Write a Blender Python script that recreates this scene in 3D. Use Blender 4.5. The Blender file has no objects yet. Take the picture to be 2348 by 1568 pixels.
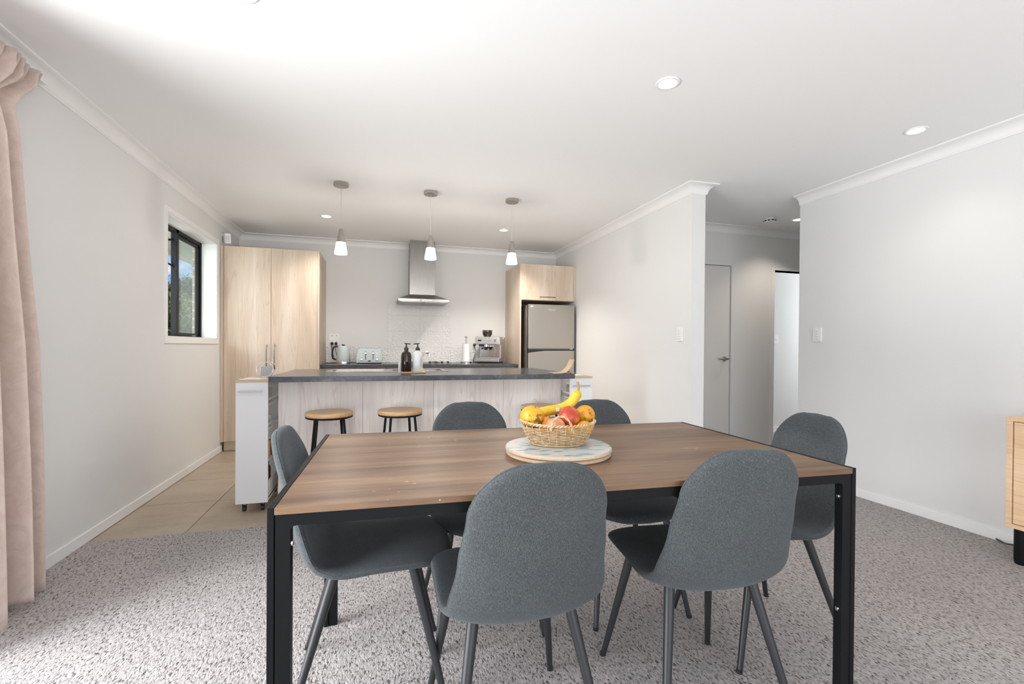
import bpy, bmesh, math, random
from mathutils import Vector, Matrix
random.seed(7)
S = bpy.context.scene
COL = S.collection
PI = math.pi

# ------------------------------------------------------------------ camera
YAW, PITCH, ROLL, EYE = 0.2793, -0.0074, 0.0073, 1.102
cd = bpy.data.cameras.new('camera')
cam = bpy.data.objects.new('camera', cd); COL.objects.link(cam)
cd.sensor_width = 36.0
cd.lens = 36.0 * 1075.96 / 2348
cd.shift_y = (803.04 - 784) / 2348
cd.clip_start = 0.02
cam.location = (0, 0, EYE)
cam.rotation_mode = 'XYZ'
cam.matrix_world = Matrix.Translation((0, 0, EYE)) @ Matrix.Rotation(-YAW, 4, 'Z') @ Matrix.Rotation(PI / 2 + PITCH, 4, 'X') @ Matrix.Rotation(ROLL, 4, 'Z')
S.camera = cam

# ------------------------------------------------------------------ world, sun, daylight, added ceiling fill
S.view_settings.view_transform = 'Standard'
S.view_settings.look = 'None'
S.view_settings.gamma = 1
S.view_settings.use_curve_mapping = False
S.view_settings.exposure = 0.0
W = bpy.data.worlds.new('sky'); S.world = W; W.use_nodes = True
nt = W.node_tree; nt.nodes.clear()
def wn(t, **k):
    n = nt.nodes.new(t)
    for a, b in k.items(): setattr(n, a, b)
    return n
tc = wn('ShaderNodeTexCoord')
sx = wn('ShaderNodeSeparateXYZ'); nt.links.new(tc.outputs['Generated'], sx.inputs[0])
rp = wn('ShaderNodeValToRGB'); nt.links.new(sx.outputs[2], rp.inputs[0])
rp.color_ramp.elements[0].position = 0.0; rp.color_ramp.elements[0].color = (0.30, 0.55, 0.95, 1)
rp.color_ramp.elements[1].position = 0.45; rp.color_ramp.elements[1].color = (0.055, 0.27, 0.80, 1)
mp = wn('ShaderNodeMapping'); mp.inputs['Scale'].default_value = (5.0, 5.0, 11.0); mp.inputs['Location'].default_value = (0.4, 0.2, 0.1)
nt.links.new(tc.outputs['Generated'], mp.inputs[0])
nz = wn('ShaderNodeTexNoise'); nz.inputs['Scale'].default_value = 1.4; nz.inputs['Detail'].default_value = 6
nt.links.new(mp.outputs[0], nz.inputs[0])
ad = wn('ShaderNodeMath', operation='MULTIPLY_ADD'); nt.links.new(sx.outputs[2], ad.inputs[0]); ad.inputs[1].default_value = -1.1
nt.links.new(nz.outputs[0], ad.inputs[2])
cr = wn('ShaderNodeValToRGB'); nt.links.new(ad.outputs[0], cr.inputs[0])
cr.color_ramp.elements[0].position = 0.27; cr.color_ramp.elements[0].color = (0, 0, 0, 1)
cr.color_ramp.elements[1].position = 0.40; cr.color_ramp.elements[1].color = (1, 1, 1, 1)
mx = wn('ShaderNodeMix', data_type='RGBA'); nt.links.new(cr.outputs[0], mx.inputs[0])
nt.links.new(rp.outputs[0], mx.inputs[6]); mx.inputs[7].default_value = (1.0, 1.0, 1.05, 1)
bg = wn('ShaderNodeBackground'); bg.inputs[1].default_value = 1.0; nt.links.new(mx.outputs[2], bg.inputs[0])
wo = wn('ShaderNodeOutputWorld'); nt.links.new(bg.outputs[0], wo.inputs[0])

def light(name, typ, loc, target, energy, color=(1, 1, 1), **k):
    l = bpy.data.lights.new(name, typ); l.energy = energy; l.color = color
    for a, b in k.items(): setattr(l, a, b)
    o = bpy.data.objects.new(name, l); COL.objects.link(o); o.location = loc
    o.rotation_euler = (Vector(target) - Vector(loc)).to_track_quat('-Z', 'Y').to_euler()
    return o
light('sun', 'SUN', (8, 2, 9), (-3, 3.6, 0), 3.6, (1, 0.96, 0.9), angle=0.01)
light('daylight_sliding_door', 'AREA', (-3.3, 0.95, 2.9), (-0.35, 1.15, 0.0), 365, (0.975, 0.985, 1.0), shape='RECTANGLE', size=3.0, size_y=2.2)
light('ceiling_fill_left', 'AREA', (-2.9, 0.7, 0.05), (-0.6, 1.1, 2.4), 310, (0.985, 0.995, 1.0), shape='RECTANGLE', size=2.8, size_y=1.6)  # added upward fill lamp outside the sliding door, brightens the ceiling
light('ceiling_fill_rear', 'AREA', (1.0, -3.6, 0.05), (1.0, 1.0, 2.4), 85, (0.99, 0.995, 1.0), shape='RECTANGLE', size=4.0, size_y=1.6)  # second added fill, low behind the rear wall and aimed at the ceiling
light('daylight_rear_window', 'AREA', (1.0, -2.35, 1.3), (1.0, 0, 1.2), 66, (1.0, 1.0, 1.0), shape='RECTANGLE', size=4.2, size_y=2.0)
light('daylight_kitchen_window', 'AREA', (-2.35, 4.55, 1.75), (-1.5, 4.75, 1.6), 11, (0.95, 0.98, 1.0), shape='RECTANGLE', size=0.9, size_y=0.9)
light('daylight_far_room', 'AREA', (6.6, 4.7, 1.5), (5.0, 4.75, 1.2), 28, (0.95, 0.98, 1.0), shape='RECTANGLE', size=0.7, size_y=1.2)

# ------------------------------------------------------------------ helpers
def T(x=0, y=0, z=0): return Matrix.Translation((x, y, z))
def RZ(a): return Matrix.Rotation(a, 4, 'Z')
def RX(a): return Matrix.Rotation(a, 4, 'X')
def RY(a): return Matrix.Rotation(a, 4, 'Y')

class MB:
    def __init__(s): s.b = bmesh.new()
    def box(s, x0, x1, y0, y1, z0, z1, m=None):
        vs = [s.b.verts.new(p) for p in [(x0,y0,z0),(x1,y0,z0),(x1,y1,z0),(x0,y1,z0),(x0,y0,z1),(x1,y0,z1),(x1,y1,z1),(x0,y1,z1)]]
        for f in [(0,3,2,1),(4,5,6,7),(0,1,5,4),(1,2,6,5),(2,3,7,6),(3,0,4,7)]: s.b.faces.new([vs[i] for i in f])
        if m: bmesh.ops.transform(s.b, matrix=m, verts=vs)
        return s
    def lathe(s, prof, n=32, m=None, c=(0, 0, 0), cap=True):
        rings = []
        for r, z in prof:
            rings.append([s.b.verts.new((c[0] + r * math.cos(2*PI*i/n), c[1] + r * math.sin(2*PI*i/n), c[2] + z)) for i in range(n)])
        for a, b in zip(rings, rings[1:]):
            for i in range(n):
                s.b.faces.new((a[i], a[(i+1) % n], b[(i+1) % n], b[i]))
        if cap:
            s.b.faces.new(rings[0][::-1]); s.b.faces.new(rings[-1])
        if m: bmesh.ops.transform(s.b, matrix=m, verts=[v for r in rings for v in r])
        return s
    def cyl(s, p, q, r0, r1=None, n=20):
        r1 = r0 if r1 is None else r1
        p, q = Vector(p), Vector(q); d = q - p
        m = Matrix.Translation(p) @ d.to_track_quat('Z', 'Y').to_matrix().to_4x4()
        return s.lathe([(r0, 0), (r1, d.length)], n, m)
    def tube(s, pts, r, n=10, closed=False, rs=None):
        pts = [Vector(p) for p in pts]; L = len(pts); rings = []
        up = None
        for i, p in enumerate(pts):
            if closed: t = pts[(i+1) % L] - pts[i-1]
            else: t = pts[min(i+1, L-1)] - pts[max(i-1, 0)]
            t.normalize()
            if up is None:
                up = Vector((0, 0, 1)) if abs(t.z) < 0.9 else Vector((1, 0, 0))
            a = t.cross(up)
            if a.length < 1e-4: a = t.cross(Vector((0.3, 1, 0.2)))
            a.normalize(); b = a.cross(t).normalized(); up = b
            rr = rs[i] if rs else r
            rings.append([s.b.verts.new(p + rr * (a * math.cos(2*PI*k/n) + b * math.sin(2*PI*k/n))) for k in range(n)])
        prs = list(zip(rings, rings[1:]))
        if closed: prs.append((rings[-1], rings[0]))
        for A, B in prs:
            for k in range(n): s.b.faces.new((A[k], A[(k+1) % n], B[(k+1) % n], B[k]))
        if not closed:
            s.b.faces.new(rings[0][::-1]); s.b.faces.new(rings[-1])
        return s
    def prism(s, poly, z0, z1, m=None):
        a = [s.b.verts.new((x, y, z0)) for x, y in poly]; b = [s.b.verts.new((x, y, z1)) for x, y in poly]
        s.b.faces.new(a[::-1]); s.b.faces.new(b); n = len(poly)
        for i in range(n): s.b.faces.new((a[i], a[(i+1) % n], b[(i+1) % n], b[i]))
        if m: bmesh.ops.transform(s.b, matrix=m, verts=a + b)
        return s
    def sphere(s, c, r, sc=(1, 1, 1), seg=24, rings=16, m=None):
        g = bmesh.ops.create_uvsphere(s.b, u_segments=seg, v_segments=rings, radius=r)
        mm = Matrix.Translation(c) @ Matrix.Diagonal((*sc, 1))
        if m: mm = m @ mm
        bmesh.ops.transform(s.b, matrix=mm, verts=g['verts'])
        return s
    def build(s, name, mat, parent=None, smooth=False, bevel=0, seg=2, label=None, angle=40):
        bmesh.ops.recalc_face_normals(s.b, faces=s.b.faces)
        me = bpy.data.meshes.new(name); s.b.to_mesh(me); s.b.free()
        o = bpy.data.objects.new(name, me); COL.objects.link(o)
        me.materials.append(mat)
        if parent is not None: o.parent = parent
        if smooth:
            me.shade_smooth()
            if smooth == 'auto': me.set_sharp_from_angle(angle=math.radians(angle))
        if bevel:
            b = o.modifiers.new('bevel', 'BEVEL'); b.width = bevel; b.segments = seg; b.limit_method = 'ANGLE'; b.angle_limit = math.radians(35)
            me.shade_smooth(); b.harden_normals = True
        if label: o['label'] = label
        return o

def thing(name, label, cat, loc=(0, 0, 0), rz=0, group=None):
    o = bpy.data.objects.new(name, None); COL.objects.link(o); o.empty_display_size = 0.05
    o.location = loc; o.rotation_euler = (0, 0, rz)
    return tag(o, label, cat, group)
def tag(o, label, cat, group=None):
    o['label'] = label; o['category'] = cat
    if group: o['group'] = group
    return o
def struct(o): o['kind'] = 'structure'; return o
def dup(root, loc, rz=None, label=None):
    def cp(o, par):
        c = o.copy(); COL.objects.link(c); c.parent = par
        for ch in o.children: cp(ch, c)
        return c
    r = cp(root, None); r.location = loc
    if rz is not None: r.rotation_euler = (0, 0, rz)
    if label: r['label'] = label
    return r

def catmull(pts, n):
    P = [Vector(p) for p in pts]; P = [2*P[0]-P[1]] + P + [2*P[-1]-P[-2]]; out = []
    for i in range(1, len(P)-2):
        for k in range(n):
            t = k/n; a, b, c, d = P[i-1:i+3]
            out.append(0.5*((2*b)+(c-a)*t+(2*a-5*b+4*c-d)*t*t+(3*b-a-3*c+d)*t**3))
    out.append(P[-2]); return out

# ------------------------------------------------------------------ materials
class M:
    def __init__(s, name, col=(0.8, 0.8, 0.8), rough=0.5, metal=0, spec=0.5):
        s.m = bpy.data.materials.new(name); s.m.use_nodes = True
        s.t = s.m.node_tree; s.p = s.t.nodes['Principled BSDF']
        s.p.inputs['Base Color'].default_value = (*col, 1); s.p.inputs['Roughness'].default_value = rough
        s.p.inputs['Metallic'].default_value = metal; s.p.inputs['Specular IOR Level'].default_value = spec
        s.co = None
    def n(s, t, **k):
        x = s.t.nodes.new(t)
        for a, b in k.items(): setattr(x, a, b)
        return x
    def l(s, a, b): s.t.links.new(a, b)
    def coord(s, scale=(1, 1, 1), rot=(0, 0, 0)):
        if s.co is None: s.co = s.n('ShaderNodeTexCoord')
        m = s.n('ShaderNodeMapping'); m.inputs['Scale'].default_value = scale; m.inputs['Rotation'].default_value = rot
        s.l(s.co.outputs['Object'], m.inputs[0]); return m.outputs[0]
    def noise(s, sc, scale=(1, 1, 1), det=4, rough=0.5, dist=0, rot=(0, 0, 0)):
        x = s.n('ShaderNodeTexNoise'); x.inputs['Scale'].default_value = sc; x.inputs['Detail'].default_value = det
        x.inputs['Roughness'].default_value = rough; x.inputs['Distortion'].default_value = dist
        s.l(s.coord(scale, rot), x.inputs[0]); return x.outputs[0]
    def ramp(s, f, stops):
        x = s.n('ShaderNodeValToRGB'); e = x.color_ramp.elements
        while len(e) < len(stops): e.new(0.5)
        for i, (p, c) in enumerate(stops): e[i].position = p; e[i].color = (*c, 1)
        s.l(f, x.inputs[0]); return x.outputs[0]
    def mix(s, f, a, b, mode='MIX'):
        x = s.n('ShaderNodeMix', data_type='RGBA', blend_type=mode)
        for v, i in ((f, 0), (a, 6), (b, 7)):
            if isinstance(v, (int, float)): x.inputs[i].default_value = v
            elif isinstance(v, tuple): x.inputs[i].default_value = (*v, 1)
            else: s.l(v, x.inputs[i])
        return x.outputs[2]
    def base(s, o): s.l(o, s.p.inputs['Base Color']); return s
    def bump(s, h, st=0.3, d=0.002):
        x = s.n('ShaderNodeBump'); x.inputs['Strength'].default_value = st; x.inputs['Distance'].default_value = d
        s.l(h, x.inputs['Height']); s.l(x.outputs[0], s.p.inputs['Normal']); return s
    def emit(s, col, st):
        s.p.inputs['Emission Color'].default_value = (*col, 1); s.p.inputs['Emission Strength'].default_value = st; return s

def mk(name, *a, **k): return M(name, *a, **k).m
def wall_mat(name, col):
    m = M(name, col, 0.9, spec=0.2); m.bump(m.noise(420, det=2), 0.05, 0.001); return m.m
MWALL = wall_mat('wall_paint', (0.755, 0.757, 0.752))
MCEIL = wall_mat('ceiling_paint', (0.90, 0.905, 0.91))
MTRIM = mk('trim_paint', (0.86, 0.86, 0.86), 0.45)
MDOOR = mk('door_paint', (0.72, 0.71, 0.69), 0.5)
MWHITE = mk('white_plastic', (0.84, 0.84, 0.83), 0.35)
MLAM = mk('white_laminate', (0.78, 0.78, 0.785), 0.35)
MBLACK = mk('black_plastic', (0.02, 0.02, 0.022), 0.35)
MFRAME = mk('black_steel', (0.006, 0.0065, 0.0075), 0.5, spec=0.16)
MALU = mk('black_aluminium', (0.010, 0.0105, 0.012), 0.5, spec=0.2)
MLEG = mk('leg_steel', (0.030, 0.032, 0.034), 0.40, 0.3)
MCHROME = mk('chrome', (0.85, 0.85, 0.85), 0.12, 1)
MDARK = mk('dark_void', (0.03, 0.028, 0.026), 0.8)
MGREY = mk('grey_mark', (0.35, 0.35, 0.35), 0.5)
MPAPER = mk('paper', (0.85, 0.85, 0.85), 0.8)

def steel(name, col=(0.30, 0.29, 0.28), r=0.32, sc=(300, 300, 4)):
    m = M(name, col, r, 1)
    f = m.noise(1.0, sc, 3); m.base(m.ramp(f, [(0.3, tuple(c*0.86 for c in col)), (0.7, tuple(min(1, c*1.1) for c in col))]))
    m.bump(f, 0.08, 0.0006); return m.m
MSTEEL = steel('brushed_steel')
MNICKEL = steel('brushed_nickel', (0.50, 0.47, 0.44), 0.30)
MSINK = steel('sink_steel', (0.62, 0.58, 0.54), 0.25)
MFRIDGE = steel('fridge_steel', (0.44, 0.41, 0.37), 0.42, (500, 500, 500))

def oak(name, c0, c1, c2, axis='z', rough=0.42, k=1.0):
    m = M(name, c1, rough)
    st = {'z': (1, 1, 0.07), 'x': (0.07, 1, 1), 'y': (1, 0.07, 1)}[axis]
    big = m.noise(5*k, st, 3, 0.5, 0.7)
    fine = m.noise(70*k, tuple(v if v == 1 else v*0.4 for v in st), 5, 0.65)
    a = m.ramp(big, [(0.28, c0), (0.5, c1), (0.72, c2)])
    cath = m.noise(9*k, tuple(v if v == 1 else v*0.9 for v in st), 2, 0.4, 1.5)
    sn = m.n('ShaderNodeMath', operation='MULTIPLY'); m.l(cath, sn.inputs[0]); sn.inputs[1].default_value = 62
    sn2 = m.n('ShaderNodeMath', operation='SINE'); m.l(sn.outputs[0], sn2.inputs[0])
    lines = m.ramp(sn2.outputs[0], [(0.0, (1, 1, 1)), (0.80, (1, 1, 1)), (1.0, (0.84, 0.80, 0.76))])
    a2 = m.mix(0.7, a, lines, 'MULTIPLY')
    f2 = m.ramp(fine, [(0.3, (0.84, 0.82, 0.80)), (0.6, (1, 1, 1))])
    m.base(m.mix(0.55, a2, f2, 'MULTIPLY')); m.bump(fine, 0.06, 0.0005)
    return m.m
MOAK = oak('pale_oak_laminate', (0.53, 0.42, 0.32), (0.64, 0.525, 0.415), (0.72, 0.62, 0.52))
MOAKH = oak('pale_oak_laminate_horizontal', (0.60, 0.47, 0.35), (0.72, 0.59, 0.46), (0.80, 0.69, 0.57), 'x')
MISL = oak('pale_oak_laminate_daylit', (0.80, 0.72, 0.66), (0.90, 0.83, 0.78), (0.95, 0.91, 0.87), k=0.9)  # same pale oak, with cool daylight on the island put into its colour
MSEAT = oak('stool_wood', (0.56, 0.33, 0.15), (0.66, 0.41, 0.20), (0.74, 0.50, 0.27), 'x', 0.35)
MSIDE = oak('sideboard_oak', (0.74, 0.50, 0.29), (0.82, 0.58, 0.36), (0.86, 0.64, 0.42), 'y', 0.4, 0.7)
MTRAY = oak('bamboo', (0.62, 0.38, 0.16), (0.72, 0.46, 0.21), (0.78, 0.53, 0.27), 'x', 0.4)
MPLY = oak('plywood_edge', (0.48, 0.34, 0.22), (0.58, 0.44, 0.30), (0.66, 0.52, 0.37), 'x', 0.5)

def walnut():
    m = M('walnut_laminate', (0.25, 0.15, 0.09), 0.42, spec=0.32)
    big = m.noise(5.5, (0.13, 1.6, 1), 5, 0.6, 0.8)
    fine = m.noise(60, (0.06, 1, 1), 5, 0.6)
    a = m.ramp(big, [(0.30, (0.085, 0.047, 0.029)), (0.45, (0.165, 0.096, 0.056)), (0.56, (0.215, 0.130, 0.076)), (0.70, (0.31, 0.20, 0.12))])
    b = m.ramp(fine, [(0.3, (0.66, 0.64, 0.62)), (0.62, (1.05, 1.05, 1.05))])
    c = m.mix(0.7, a, b, 'MULTIPLY')
    sp = m.noise(95, (0.55, 1, 1), 2, 0.4); area = m.noise(1.7, (1, 1, 1), 2)
    spk = m.ramp(sp, [(0.735, (0, 0, 0)), (0.76, (1, 1, 1))])
    are = m.ramp(area, [(0.45, (0, 0, 0)), (0.6, (1, 1, 1))])
    msk = m.mix(1.0, spk, are, 'MULTIPLY')
    m.base(m.mix(msk, c, (0.62, 0.52, 0.42))); m.bump(fine, 0.05, 0.0005)
    return m.m
MWAL = walnut()

def fabric():
    m = M('grey_fabric', (0.2, 0.22, 0.23), 0.95, spec=0.15)
    f1 = m.noise(520, (1, 1, 0.35), 3, 0.7); f2 = m.noise(900, (1, 1, 1), 2, 0.6); f3 = m.noise(9, (1, 1, 1), 2)
    a = m.ramp(f1, [(0.3, (0.040, 0.045, 0.047)), (0.5, (0.072, 0.079, 0.081)), (0.72, (0.138, 0.148, 0.150))])
    b = m.ramp(f2, [(0.35, (0.7, 0.7, 0.7)), (0.65, (1.15, 1.15, 1.15))])
    c = m.mix(0.8, a, b, 'MULTIPLY')
    d = m.ramp(f3, [(0.3, (0.92, 0.92, 0.92)), (0.7, (1.06, 1.06, 1.06))])
    m.base(m.mix(1.0, c, d, 'MULTIPLY')); m.bump(f1, 0.25, 0.0012)
    m.p.inputs['Sheen Weight'].default_value = 0.12; m.p.inputs['Sheen Roughness'].default_value = 0.5
    m.p.inputs['Sheen Tint'].default_value = (0.8, 0.9, 1, 1)
    return m.m
MFAB = fabric()

def carpet():
    m = M('carpet_pile', (0.3, 0.28, 0.27), 1.0, spec=0.05)
    n1 = m.noise(150, (1, 0.40, 1), 2, 0.6, 0.8, (0, 0, 0.7))
    n2 = m.noise(34, (1, 1, 1), 4, 0.7, 1.2)
    n3 = m.noise(1.1, (1, 1, 1), 3, 0.6)
    a = m.ramp(n1, [(0.36, (0.075, 0.060, 0.056)), (0.425, (0.37, 0.335, 0.32)), (0.62, (0.55, 0.515, 0.50))])  # darkest stop paints the shade in crevices between tufts
    b = m.ramp(n2, [(0.3, (0.80, 0.79, 0.78)), (0.6, (1.06, 1.06, 1.06))])
    c = m.ramp(n3, [(0.3, (0.90, 0.90, 0.90)), (0.7, (1.06, 1.06, 1.06))])
    m.base(m.mix(1.0, m.mix(0.5, a, b, 'MULTIPLY'), c, 'MULTIPLY'))
    h = m.mix(0.25, n1, n2); m.bump(h, 0.9, 0.016)
    m.p.inputs['Sheen Weight'].default_value = 0.2
    return m.m
MCARP = carpet()

def floortile():
    m = M('beige_floor_tile', (0.4, 0.33, 0.26), 0.38)
    n1 = m.noise(3.5, (0.6, 1.6, 1), 6, 0.6, 0.4); n2 = m.noise(40, (1, 1, 1), 4)
    a = m.ramp(n1, [(0.3, (0.37, 0.30, 0.225)), (0.55, (0.44, 0.365, 0.28)), (0.75, (0.50, 0.425, 0.34))])
    b = m.ramp(n2, [(0.3, (0.93, 0.93, 0.93)), (0.7, (1.04, 1.04, 1.04))])
    m.base(m.mix(1.0, a, b, 'MULTIPLY')); return m.m
MTILE = floortile()
MGROUT = mk('grout', (0.20, 0.17, 0.14), 0.9)

def worktop():
    m = M('charcoal_laminate', (0.05, 0.055, 0.065), 0.22)
    n1 = m.noise(22, (1, 1, 1.6), 8, 0.65, 0.8); n2 = m.noise(150, (1, 1, 1), 3)
    a = m.ramp(n1, [(0.3, (0.030, 0.032, 0.038)), (0.55, (0.055, 0.060, 0.073)), (0.68, (0.095, 0.10, 0.115)), (0.8, (0.20, 0.20, 0.21))])
    m.base(a); m.bump(n2, 0.03, 0.0004); return m.m
MTOP = worktop()

def splash():
    m = M('white_embossed_tile', (0.80, 0.80, 0.80), 0.12)
    v = m.n('ShaderNodeTexVoronoi', feature='SMOOTH_F1'); v.inputs['Scale'].default_value = 55; v.inputs['Randomness'].default_value = 0.9
    m.l(m.coord((1, 0.4, 1.5), (0, 0.6, 0)), v.inputs[0]); m.bump(v.outputs[0], 1.0, 0.012); return m.m
MSPLASH = splash()
MSGROUT = mk('tile_grout', (0.62, 0.61, 0.60), 0.9)

def curtainm():
    m = M('blush_curtain', (0.66, 0.54, 0.48), 0.85, spec=0.2)
    n = m.noise(14, (1, 1, 0.8), 3, 0.6, 2.0); n2 = m.noise(380, det=2)
    m.base(m.ramp(n, [(0.35, (0.57, 0.455, 0.395)), (0.65, (0.64, 0.525, 0.465))])); m.bump(n, 0.25, 0.006)
    m.p.inputs['Sheen Weight'].default_value = 0.4
    return m.m
MCURT = curtainm()

def glass(name, tint=(1, 1, 1), rough=0.0, mixf=0.12):
    m = bpy.data.materials.new(name); m.use_nodes = True; t = m.node_tree; t.nodes.clear()
    tr = t.nodes.new('ShaderNodeBsdfTransparent'); tr.inputs[0].default_value = (*tint, 1)
    gl = t.nodes.new('ShaderNodeBsdfGlossy'); gl.inputs['Roughness'].default_value = rough
    ge = t.nodes.new('ShaderNodeNewGeometry'); dt = t.nodes.new('ShaderNodeVectorMath'); dt.operation = 'DOT_PRODUCT'
    t.links.new(ge.outputs['Incoming'], dt.inputs[0]); t.links.new(ge.outputs['Normal'], dt.inputs[1])
    def ma(op, a, b=None):
        x = t.nodes.new('ShaderNodeMath'); x.operation = op
        for i, v in ((0, a), (1, b)):
            if v is None: continue
            if isinstance(v, (int, float)): x.inputs[i].default_value = v
            else: t.links.new(v, x.inputs[i])
        return x.outputs[0]
    fr = ma('POWER', ma('SUBTRACT', 1.0, ma('ABSOLUTE', dt.outputs['Value'])), 5.0)
    mm = t.nodes.new('ShaderNodeMath'); mm.operation = 'MULTIPLY_ADD'; t.links.new(fr, mm.inputs[0]); mm.inputs[1].default_value = 0.9; mm.inputs[2].default_value = mixf * 0.35
    mx = t.nodes.new('ShaderNodeMixShader'); t.links.new(mm.outputs[0], mx.inputs[0]); t.links.new(tr.outputs[0], mx.inputs[1]); t.links.new(gl.outputs[0], mx.inputs[2])
    o = t.nodes.new('ShaderNodeOutputMaterial'); t.links.new(mx.outputs[0], o.inputs[0]); return m
MPANE = glass('window_glass', (0.93, 0.98, 0.95))
MCLEAR = glass('clear_glass', (0.90, 0.92, 0.92), 0.02, 0.5)
MSMOKE = glass('smoked_plastic', (0.35, 0.30, 0.28), 0.05, 0.3)
MLAMP = M('lamp_opal', (1, 1, 1), 0.4).emit((1.0, 0.93, 0.82), 6).m
MLED = M('led_diffuser', (1, 1, 1), 0.4).emit((1.0, 0.97, 0.93), 9).m

# ------------------------------------------------------------------ the room
XL, XR, XP, YB, YP, YH, YR, ZC = -1.552, 3.47, 2.39, 6.135, 3.19, 4.172, -2.3, 2.4
XP2 = 2.515
YC = 3.15
# carpet and tiles
struct(MB().box(XL-0.1, XR+0.1, YR-0.1, YC, -0.05, 0.0).box(XP2, 8.0, YC, YH+0.1, -0.05, 0.0).box(4.19, 8.0, YH+0.1, 5.1, -0.05, 0.0).box(XP, XP2+0.001, YC, YP, -0.05, 0).build('floor', MCARP))
struct(MB().box(XL-0.1, XP+0.1, YC, YB+0.1, -0.07, -0.006).build('floor_2', MGROUT))
fb = MB()
xs = [-1.68, -1.08, -0.48, 0.12, 0.72, 1.32, 1.92, 2.40]; ys = [3.16, 3.765, 4.37, 4.975, 5.58, 6.135]
for i in range(len(xs)-1):
    for j in range(len(ys)-1):
        x0, x1 = max(xs[i], XL), min(xs[i+1], XP)
        fb.box(x0+0.0025, x1-0.0025, ys[j]-(0.01 if j == 0 else 0)+0.0025, ys[j+1]-0.0025, -0.02, -0.003)
struct(fb.build('floor_3', MTILE, bevel=0.001))
# ceiling slab
struct(MB().box(XL-0.16, 8.1, YR-0.16, YB+0.3, ZC, ZC+0.2).build('ceiling', MCEIL))
# left wall with kitchen window hole and sliding-door opening
WY0, WY1, WZ0, WZ1 = 4.18, 5.345, 1.155, 2.115
DY0, DY1, DZ = -0.65, 2.18, 2.08
t = 0.12
def wallx(name, x0, x1, y0, y1, holes, mat=MWALL):
    m = MB(); cuts = sorted(holes)
    y = y0
    for (a, b, z0, z1) in cuts:
        m.box(x0, x1, y, a, 0, ZC)
        if z0 > 0: m.box(x0, x1, a, b, 0, z0)
        if z1 < ZC: m.box(x0, x1, a, b, z1, ZC)
        y = b
    m.box(x0, x1, y, y1, 0, ZC)
    return struct(m.build(name, mat))
def wally(name, y0, y1, x0, x1, holes, mat=MWALL):
    m = MB(); x = x0
    for (a, b, z0, z1) in sorted(holes):
        m.box(x, a, y0, y1, 0, ZC)
        if z0 > 0: m.box(a, b, y0, y1, 0, z0)
        if z1 < ZC: m.box(a, b, y0, y1, z1, ZC)
        x = b
    m.box(x, x1, y0, y1, 0, ZC)
    return struct(m.build(name, mat))
wallx('wall_left', XL-t, XL, YR-t, YB+t, [(DY0, DY1, 0, DZ), (WY0, WY1, WZ0, WZ1)])
wally('wall_back', YB, YB+t, XL, XP2, [])
wallx('wall_partition', XP, XP2, YP, YB, [])
wallx('wall_right', XR, XR+t, YR-t, YP, [])
wally('wall_rear', YR-t, YR, XL, XR, [(-1.0, 3.0, 0.25, 2.1)])
wally('wall_hall', YH, YH+0.11, XP2, 8.0, [(2.85, 3.625, 0, 1.985), (4.19, 4.99, 0, 1.965)])
wally('wall_hall_side', YP-t, YP, XR+t, 8.0, [])
wally('wall_far_room', 5.0, 5.1, 3.9, 8.0, [])
wallx('wall_hall_end', 8.0, 8.1, YP-t, 5.1, [])
wallx('wall_far_room_side', 3.8, 3.9, YH+0.11, 5.1, [])
wallx('wall_closet', 2.62, 2.66, YH+0.11, 5.1, [])

# cornice: cove profile swept along runs
def cornice(name, pts):
    prof = [(0.0, -0.075), (0.006, -0.075), (0.010, -0.066)]
    for k in range(7):
        a = PI/2 * k/6; prof.append((0.066 - 0.054*math.cos(a), -0.066 + 0.054*math.sin(a)))
    prof += [(0.075, -0.008), (0.075, 0.0), (0.0, 0.0)]
    b = bmesh.new(); rings = []
    n = len(pts)
    for i, p in enumerate(pts):
        p = Vector(p)
        def nrm(a, c):
            d = (Vector(c) - Vector(a)).normalized(); return Vector((-d.y, d.x))   # room is on the left of travel
        if i == 0: o = nrm(pts[0], pts[1])
        elif i == n-1: o = nrm(pts[-2], pts[-1])
        else:
            a, c = nrm(pts[i-1], pts[i]), nrm(pts[i], pts[i+1]); o = (a + c); o = o / (o.dot(a))
        rings.append([b.verts.new((p.x + o.x*u, p.y + o.y*u, ZC + w)) for u, w in prof])
    for A, B in zip(rings, rings[1:]):
        for k in range(len(prof)-1): b.faces.new((A[k], A[k+1], B[k+1], B[k]))
    b.faces.new(rings[0]); b.faces.new(rings[-1][::-1])
    m = MB(); m.b.free(); m.b = b
    return struct(m.build(name, MTRIM, smooth='auto', angle=30))
cornice('trim_1', [(XL, YR), (XR, YR)][0:2])
cornice('trim_2', [(XP2, YP), (XP, YP), (XP, YB), (XL, YB), (XL, YR)][0:5] if False else [(XP2, YH), (XP2, YP), (XP, YP), (XP, YB), (XL, YB), (XL, YR)])
cornice('trim_3', [(XR, YR), (XR, YP), (8.0, YP)] if False else [(XR, YR), (XR, YP)])
cornice('trim_4', [(8.0, YH), (XP2, YH)])
# skirting
def skirt(name, x0, x1, y0, y1, h=0.06): return struct(MB().box(x0, x1, y0, y1, 0, h).build(name, MTRIM, bevel=0.002))
skirt('baseboard_left', XL, XL+0.012, DY1+0.05, 5.48)
skirt('baseboard_right', XR-0.012, XR, YR, YP)
skirt('baseboard_partition', XP-0.012, XP, YP, 5.4)
skirt('baseboard_partition_end', XP, XP2, YP-0.012, YP)
struct(MB().box(XP2, 2.80, YH-0.012, YH, 0, 0.06).box(3.68, 4.14, YH-0.012, YH, 0, 0.06).build('baseboard_hall', MTRIM))
skirt('baseboard_far_room', 3.9, 8.0, 4.988, 5.0, 0.07)

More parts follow.
